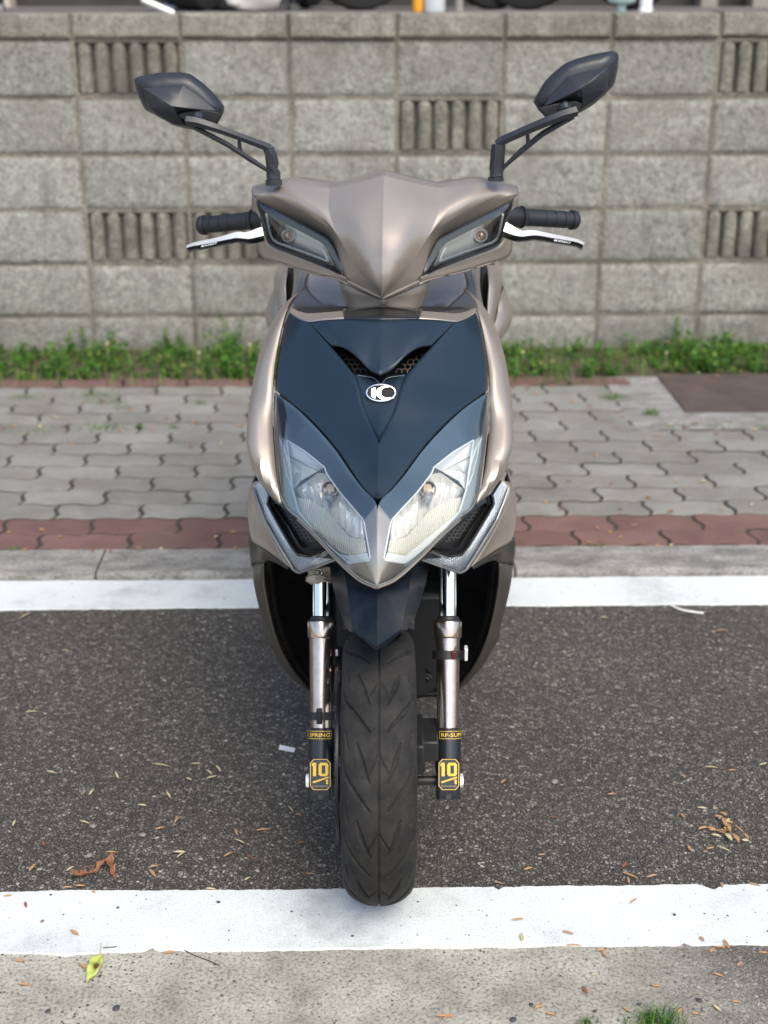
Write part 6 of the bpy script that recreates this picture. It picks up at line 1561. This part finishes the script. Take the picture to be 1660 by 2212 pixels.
# clump of dry slivers at the right
cl = empty('leaf_clump', PZ(1565, 1822, 0), 'clump of tan leaf slivers on a dry twig on the asphalt at the right', 'leaf clump')
CL = [(932, 462, 1020, 442, 9, 't'), (1010, 440, 1092, 458, 9, 't'), (1030, 478, 1100, 478, 9, 't'), (1090, 462, 1180, 492, 10, 't'), (1042, 514, 1148, 540, 8, 'p'), (1080, 344, 1160, 356, 8, 't'), (1122, 302, 1200, 326, 7, 't'), (1155, 360, 1185, 440, 13, 't'), (1190, 400, 1220, 355, 9, 'p'), (1200, 400, 1252, 404, 8, 't'), (1185, 430, 1215, 470, 22, 't'), (1200, 400, 1225, 480, 10, 't'), (1176, 500, 1240, 570, 13, 'p'), (1236, 512, 1304, 592, 11, 't'), (1270, 530, 1300, 580, 8, 't'), (1325, 556, 1395, 566, 11, 'p'), (1335, 500, 1392, 562, 7, 't'), (1250, 440, 1345, 512, 4, 't'), (1120, 470, 1190, 494, 5, 't')]
for (a, b_, c, d, w, m_) in CL:
    o = sliver(*rg_(a, b_), *rg_(c, d), w, {'t': tan_, 'p': pale_}[m_], .004, .3); o.name = 'leaf_sliver'; lc = o.location.copy(); o.parent = cl; o.location = lc - cl.location; o.location.z += random.uniform(0, .006)

# crumpled brown leaf
def crumple(path, widths, mat, name, label, z0, lift, seed, stem=None):
    r = random.Random(seed); vs = []; fs = []; n = len(path); pts = [PZ(x, y, z0) for x, y in path]; m_ = pts[n // 2].copy(); m_.z = 0
    rt = empty(name, m_, label, 'leaf'); k = 7
    P_ = cr(pts, 26); Wd_ = np.interp(np.linspace(0, 1, 26), np.linspace(0, 1, n), widths)
    for i, p in enumerate(P_):
        d = (P_[min(i + 1, 25)] - P_[max(i - 1, 0)]).normalized(); s_ = Vector((-d.y, d.x, 0))
        for j in range(k):
            u = -1 + 2 * j / (k - 1); w = Wd_[i] * (.85 + .45 * math.sin(i * 1.9 + (j > 3) * 2.1))
            vs.append(p + s_ * u * w * .6 + Vector((0, 0, .002 + lift * (.5 + .5 * math.sin(i * .5)) + abs(u) * w * .9 * (1 if (i // 5) % 2 else .3) + r.uniform(-.0008, .0008))) + Vector((r.uniform(-.0007, .0007), r.uniform(-.0007, .0007), 0)))
    mb = MB(); mb.grid([vs[i * k:(i + 1) * k] for i in range(26)])
    o = link('leaf_blade', mb.mesh('leaf_blade', origin=m_, angle=30, merge=0), mat, rt); md = o.modifiers.new('solidify', 'SOLIDIFY'); md.thickness = .0005
    if stem:
        mb = MB(); q_ = [PZ(x, y, z0 + zz) for x, y, zz in stem]; mb.path(q_, [.0006] * len(q_), 6); link('leaf_stem', mb.mesh('leaf_stem', origin=m_, closed=True), mat, rt)
    return rt
c1 = lambda x, y: ((100 + x * .24096) / 1.0687, (1900 + y * .24096) / 1.0687)
crumple([c1(235, 502), c1(300, 515), c1(350, 545), c1(400, 520), c1(460, 500), c1(520, 460), c1(560, 420), c1(610, 415), c1(650, 430), c1(665, 480), c1(690, 530), c1(692, 575)], [.001, .006, .008, .007, .007, .007, .011, .013, .010, .007, .004, .003], rust_, 'crumpled_leaf', 'curled rust-brown dead leaf on the asphalt at the lower left', .002, .006, 3, [(*c1(350, 445), .004), (*c1(420, 415), .01), (*c1(500, 402), .013)])
# yellow-green leaf
ygm, t, b = newmat('yellow_green_leaf'); b.inputs['Roughness'].default_value = .42; tc = t.nodes.new('ShaderNodeTexCoord')
vo = t.nodes.new('ShaderNodeVectorMath'); vo.operation = 'DISTANCE'; sp_ = PZ(*c1(515, 1402), 0) - PZ(*c1(490, 1370), 0); vo.inputs[1].default_value = (sp_.x, sp_.y, .004)
vr = t.nodes.new('ShaderNodeValToRGB'); vr.color_ramp.elements[0].position = .0055; vr.color_ramp.elements[0].color = (.10, .045, .012, 1); vr.color_ramp.elements[1].position = .0085; vr.color_ramp.elements[1].color = (.46, .53, .13, 1)
t.links.new(tc.outputs['Object'], vo.inputs[0]); t.links.new(vo.outputs['Value'], vr.inputs[0]); t.links.new(vr.outputs[0], b.inputs['Base Color'])
pts = [PZ(*c1(560, 1165), .003), PZ(*c1(545, 1255), .004), PZ(*c1(520, 1320), .004), PZ(*c1(495, 1400), .004), PZ(*c1(465, 1460), .003), PZ(*c1(432, 1510), .002), PZ(*c1(415, 1540), .001)]
o0 = PZ(*c1(490, 1370), 0); rt = empty('fallen_leaf', o0, 'yellow-green fallen leaf with a brown spot at the edge of the near white line', 'leaf')
C_ = cr(pts[1:], 22); wd = np.interp(np.linspace(0, 1, 22), [0, .12, .3, .5, .7, .88, 1], [.0006, .005, .0095, .0098, .0085, .0032, .0004]); g = []
for i, p in enumerate(C_):
    d = (C_[min(i + 1, 21)] - C_[max(i - 1, 0)]).normalized(); s_ = Vector((-d.y, d.x, 0)); g.append([p + s_ * u * wd[i] + Vector((0, 0, abs(u) * wd[i] * .55 + .0012 * math.sin(i * .9 + 3 * u) + .001)) for u in (-1, -.66, -.33, 0, .33, .66, 1)])
mb = MB(); mb.grid(g); o = link('leaf_blade', mb.mesh('leaf_blade', origin=o0, angle=25, merge=0), ygm, rt); md = o.modifiers.new('solidify', 'SOLIDIFY'); md.thickness = .0004
mb = MB(); q_ = [pts[0] + Vector((0, 0, .004)), pts[0].lerp(pts[1], .5) + Vector((0, 0, .003)), pts[1] + Vector((0, 0, .001))]; mb.path(q_, [.0006, .0007, .0009], 6)
link('leaf_stem', mb.mesh('leaf_stem', origin=o0, closed=True), pale_, rt)
# twigs
def twig(pts, r_, mat, label, z=.002):
    q_ = [PZ(x, y, z) for x, y in pts]; m_ = q_[0].copy(); m_.z = 0; mb = MB(); mb.path(cr(q_, 12), [r_] * 12, 6)
    o = link('twig', mb.mesh('twig', origin=m_, closed=True), mat); o.location = m_; tag(o, label, 'twig')
dk_tw = simple('dark_twig', (.09, .05, .035), .8)
twig([c1(575, 1194), c1(640, 1190), c1(708, 1183)], .0006, dk_tw, 'hair-thin dark twig beside the yellow-green leaf on the white line', .0045)
twig([lf(880, 1686), lf(940, 1716), lf(1000, 1738), lf(1054, 1762)], .0008, dk_tw, 'long thin dark twig on the gutter just below the white line', .0015)
twig([lf(1180, 1216), lf(1192, 1238), lf(1215, 1248), lf(1236, 1250)], .0007, rust_, 'small curled reddish twig on the asphalt left of the front wheel')
twig([rf_(1196, 36), rf_(1240, 56), rf_(1290, 66), rf_(1350, 74)], .0028, simple('white_plastic', (.72, .72, .70), .5), 'bleached white stick lying at the edge of the far white line', .003)
# paper scrap
pp = [lf(1342, 712), lf(1416, 722), lf(1410, 741), lf(1336, 730)]
q_ = [PZ(x, y, .002) for x, y in pp]; m_ = sum(q_, Vector()) / 4; m_.z = 0; mb = MB(); mb.prism([q_[0] + Vector((0, 0, .003)), q_[1], q_[2], q_[3] + Vector((0, 0, .001))], (0, 0, .0008))
o = link('paper_scrap', mb.mesh('paper_scrap', origin=m_, smooth=False, closed=True), simple('paper', (.75, .74, .74), .7)); o.location = m_; tag(o, 'small white paper scrap on the asphalt left of the fork', 'paper')
# pebbles
pebs = [(lf(566, 1492), .005), (lf(1048, 1466), .006), (lf(306, 1524), .003), (lf(1398, 1510), .004), (lf(480, 1812), .0055), (lf(558, 1968), .011), (lf(230, 1982), .008), (lf(420, 1952), .005), (lf(448, 1096), .009), (lf(686, 1138), .009), (lf(430, 1236), .009), (lf(536, 724), .008), (rf_(636, 884), .011), (rf_(504, 1244), .007), (rf_(1210, 1526), .0055), (rf_(166, 1480), .003), (rf_(312, 1530), .003),
        (rf_(525, 1950), .007), (rf_(438, 2024), .010), (rf_(830, 1980), .006), (rf_(1040, 1948), .006), (rf_(1355, 1972), .009), (rf_(1340, 1994), .008), (rf_(1162, 1166), .007), (rf_(1330, 1930), .008)]
pm = [simple('pebble_' + n_, c, .7, cvar=.5, cscale=120, cdark=d) for n_, c, d in (('dark', (.045, .05, .055), (.08, .08, .08)), ('grey', (.2, .19, .18), (.3, .29, .27)))]
for i, ((x, y), r_) in enumerate(pebs):
    r_ = r_ * (.55 if y > 1918 else .7)
    q = PZ(x, y, .001); rr = random.Random(i); mb = MB(); g = []
    for a in range(7):
        ph = math.pi * a / 6; g.append([Vector((math.sin(ph) * math.cos(th) * r_ * (1 + rr.uniform(-.12, .12)), math.sin(ph) * math.sin(th) * r_ * .8, (1 - math.cos(ph)) * r_ * .38)) for th in [2 * math.pi * k / 10 for k in range(10)]])
    for row in g: row.append(row[0])
    mb.grid(g); light = i in (8, 9, 10, 11, 12, 21, 22)
    o = link('pebble', mb.mesh('pebble', angle=50, closed=True, merge=1e-4), pm[1] if light else pm[0]); onl = 1371 + 560 < y < 2046
    o.location = (q.x, q.y, .003 if (2068 / 1.0687 < y < 2190 / 1.0687) else 0); o.rotation_euler = (0, 0, rr.uniform(0, 6))
    if y < 1918: tag(o, 'pale flat pebble set in the dark asphalt' if light else 'dark flat pebble set in the asphalt', 'pebble', 'pebbles on the asphalt')
    elif y < 2047: tag(o, 'dark pebble lying on the near white painted line', 'pebble', 'pebbles on the near white line')
    else: tag(o, 'pale rounded pebble on the gutter' if light else 'dark rounded pebble on the gutter', 'pebble', 'pale pebbles on the gutter' if light else 'dark pebbles on the gutter')
# grass tufts
def tuft(px, py, n, h, spread, label, z=0.0, dry=.2, seed=1, group=None):
    q = PZ(px, py, z); r = random.Random(seed); vs = []; fs = []
    for i in range(n):
        c = Vector((r.gauss(0, spread), r.gauss(0, spread * .6), 0)); blade(vs, fs, c, r.uniform(0, 6.28), h * r.uniform(.4, 1.1), r.uniform(.0006, .0014), r.uniform(.2, 1.3))
    mb = MB(); mb.v = vs; mb.f = fs
    o = link('grass_tuft', mb.mesh('grass_tuft', smooth=False, merge=0), weedm); o.location = q; tag(o, label, 'grass tuft', group)
tuft(1430, 2218, 140, .026, .020, 'largest green grass tuft at the bottom edge, right of centre', seed=2)
tuft(1402, 2205, 40, .022, .008, 'small green grass tuft just left of the largest one at the bottom edge', seed=7)
tuft(1268, 2210, 26, .014, .008, 'tiny sparse grass tuft at the bottom edge, left of the two larger ones', seed=3)
PT = [(205, 857, 60, .03, .035), (232, 872, 70, .02, .045), (268, 883, 40, .02, .02), (55, 860, 60, .02, .03), (432, 872, 30, .02, .016), (560, 880, 40, .03, .02), (232, 925, 110, .02, .035), (300, 925, 40, .022, .008), (65, 928, 70, .012, .05), (375, 925, 30, .015, .012),
      (1325, 862, 70, .03, .025), (1405, 895, 70, .03, .012), (1440, 920, 40, .012, .03), (1540, 922, 70, .014, .04), (1650, 926, 50, .016, .03), (1290, 1180, 40, .010, .012), (30, 1188, 40, .010, .014), (1210, 830, 60, .03, .04)]
for i, (x, y, n, h, sp2) in enumerate(PT):
    tuft(x, y, n, h, sp2, 'low grass tuft sprouting from a joint of the paved strip', PZT, seed=30 + i, group='grass tufts in the paving joints')
# dead leaves on the pavers
PL = [(180, 870), (222, 866), (118, 902), (157, 960), (478, 958), (413, 965), (345, 877), (420, 912), (285, 885), (360, 905), (520, 920), (90, 1145), (200, 1188), (55, 1188), (240, 1190), (300, 1185), (468, 1160), (505, 1150), (508, 1185), (348, 1185), (130, 1160), (20, 1150), (1300, 1168), (1272, 1172), (1318, 1150), (1340, 1160), (1385, 1175), (1420, 1178), (1450, 1178), (1290, 1140), (1370, 1135), (1240, 868), (1180, 870), (1275, 878), (1345, 900), (1450, 918), (1480, 924), (1500, 915), (1565, 925), (1630, 928), (1660, 925), (1180, 990), (1290, 985), (1420, 940), (1550, 935), (1230, 1040), (1320, 1045), (1460, 1040), (1480, 1055), (1520, 1040), (1180, 1085), (1400, 1075), (1560, 1100), (1210, 1100), (1340, 1100), (1450, 1105), (1625, 1090), (10, 925), (30, 922), (85, 922), (140, 922), (260, 930), (330, 928), (1140, 840), (1160, 850), (1110, 835), (1330, 850), (1195, 835), (1480, 800), (1510, 806), (1550, 812), (1600, 802), (1440, 790), (620, 900)]
rl_ = random.Random(77)
for (x, y) in PL:
    a = rl_.uniform(0, 3.14); ln = rl_.uniform(7, 18); o = sliver(x - ln * math.cos(a) / 2, y - ln * math.sin(a) / 5, x + ln * math.cos(a) / 2, y + ln * math.sin(a) / 5, rl_.uniform(8, 20), rl_.choice([tan_, tan_, pale_, rust_]), PZT + .002, .25)
    o.name = 'dead_leaf'; tag(o, 'small dead leaf lying on the paved strip', 'leaf', 'dead leaves on the paved strip')
# loose grit, uncountable
vs = []; fs = []; rg = random.Random(9)
for i in range(5200):
    x = rg.uniform(-1.1, 1.1); y = 1.35 + abs(rg.gauss(0, .28)) if rg.random() < .55 else rg.uniform(1.35, 2.8)
    if rg.random() < .4: x = abs(rg.gauss(.75, .25)); y = rg.uniform(1.35, 2.1)
    r_ = rg.uniform(.0007, .0019); z = .0032 if YL0 < y + YAW * -x < YL1 else 0
    if z and rg.random() < .6: continue
    o_ = len(vs); vs += [Vector((x + r_ * a, y + r_ * b_, z + r_ * c)) for a, b_, c in ((1, 0, .1), (-.5, .8, 0), (-.6, -.7, 0), (0, 0, .9))]; fs += [(o_, o_ + 1, o_ + 3), (o_ + 1, o_ + 2, o_ + 3), (o_ + 2, o_, o_ + 3)]
gm, t, b = newmat('grit'); ge = t.nodes.new('ShaderNodeNewGeometry'); rr = t.nodes.new('ShaderNodeValToRGB'); rr.color_ramp.elements[0].color = (.06, .06, .06, 1); rr.color_ramp.elements[1].color = (.42, .39, .34, 1)
t.links.new(ge.outputs['Random Per Island'], rr.inputs[0]); t.links.new(rr.outputs[0], b.inputs['Base Color']); b.inputs['Roughness'].default_value = .8
mb = MB(); mb.v = vs; mb.f = fs; o = link('grit', mb.mesh('grit', smooth=False, merge=0), gm); o['kind'] = 'stuff'; o['label'] = 'loose grit scattered over the road and gutter'
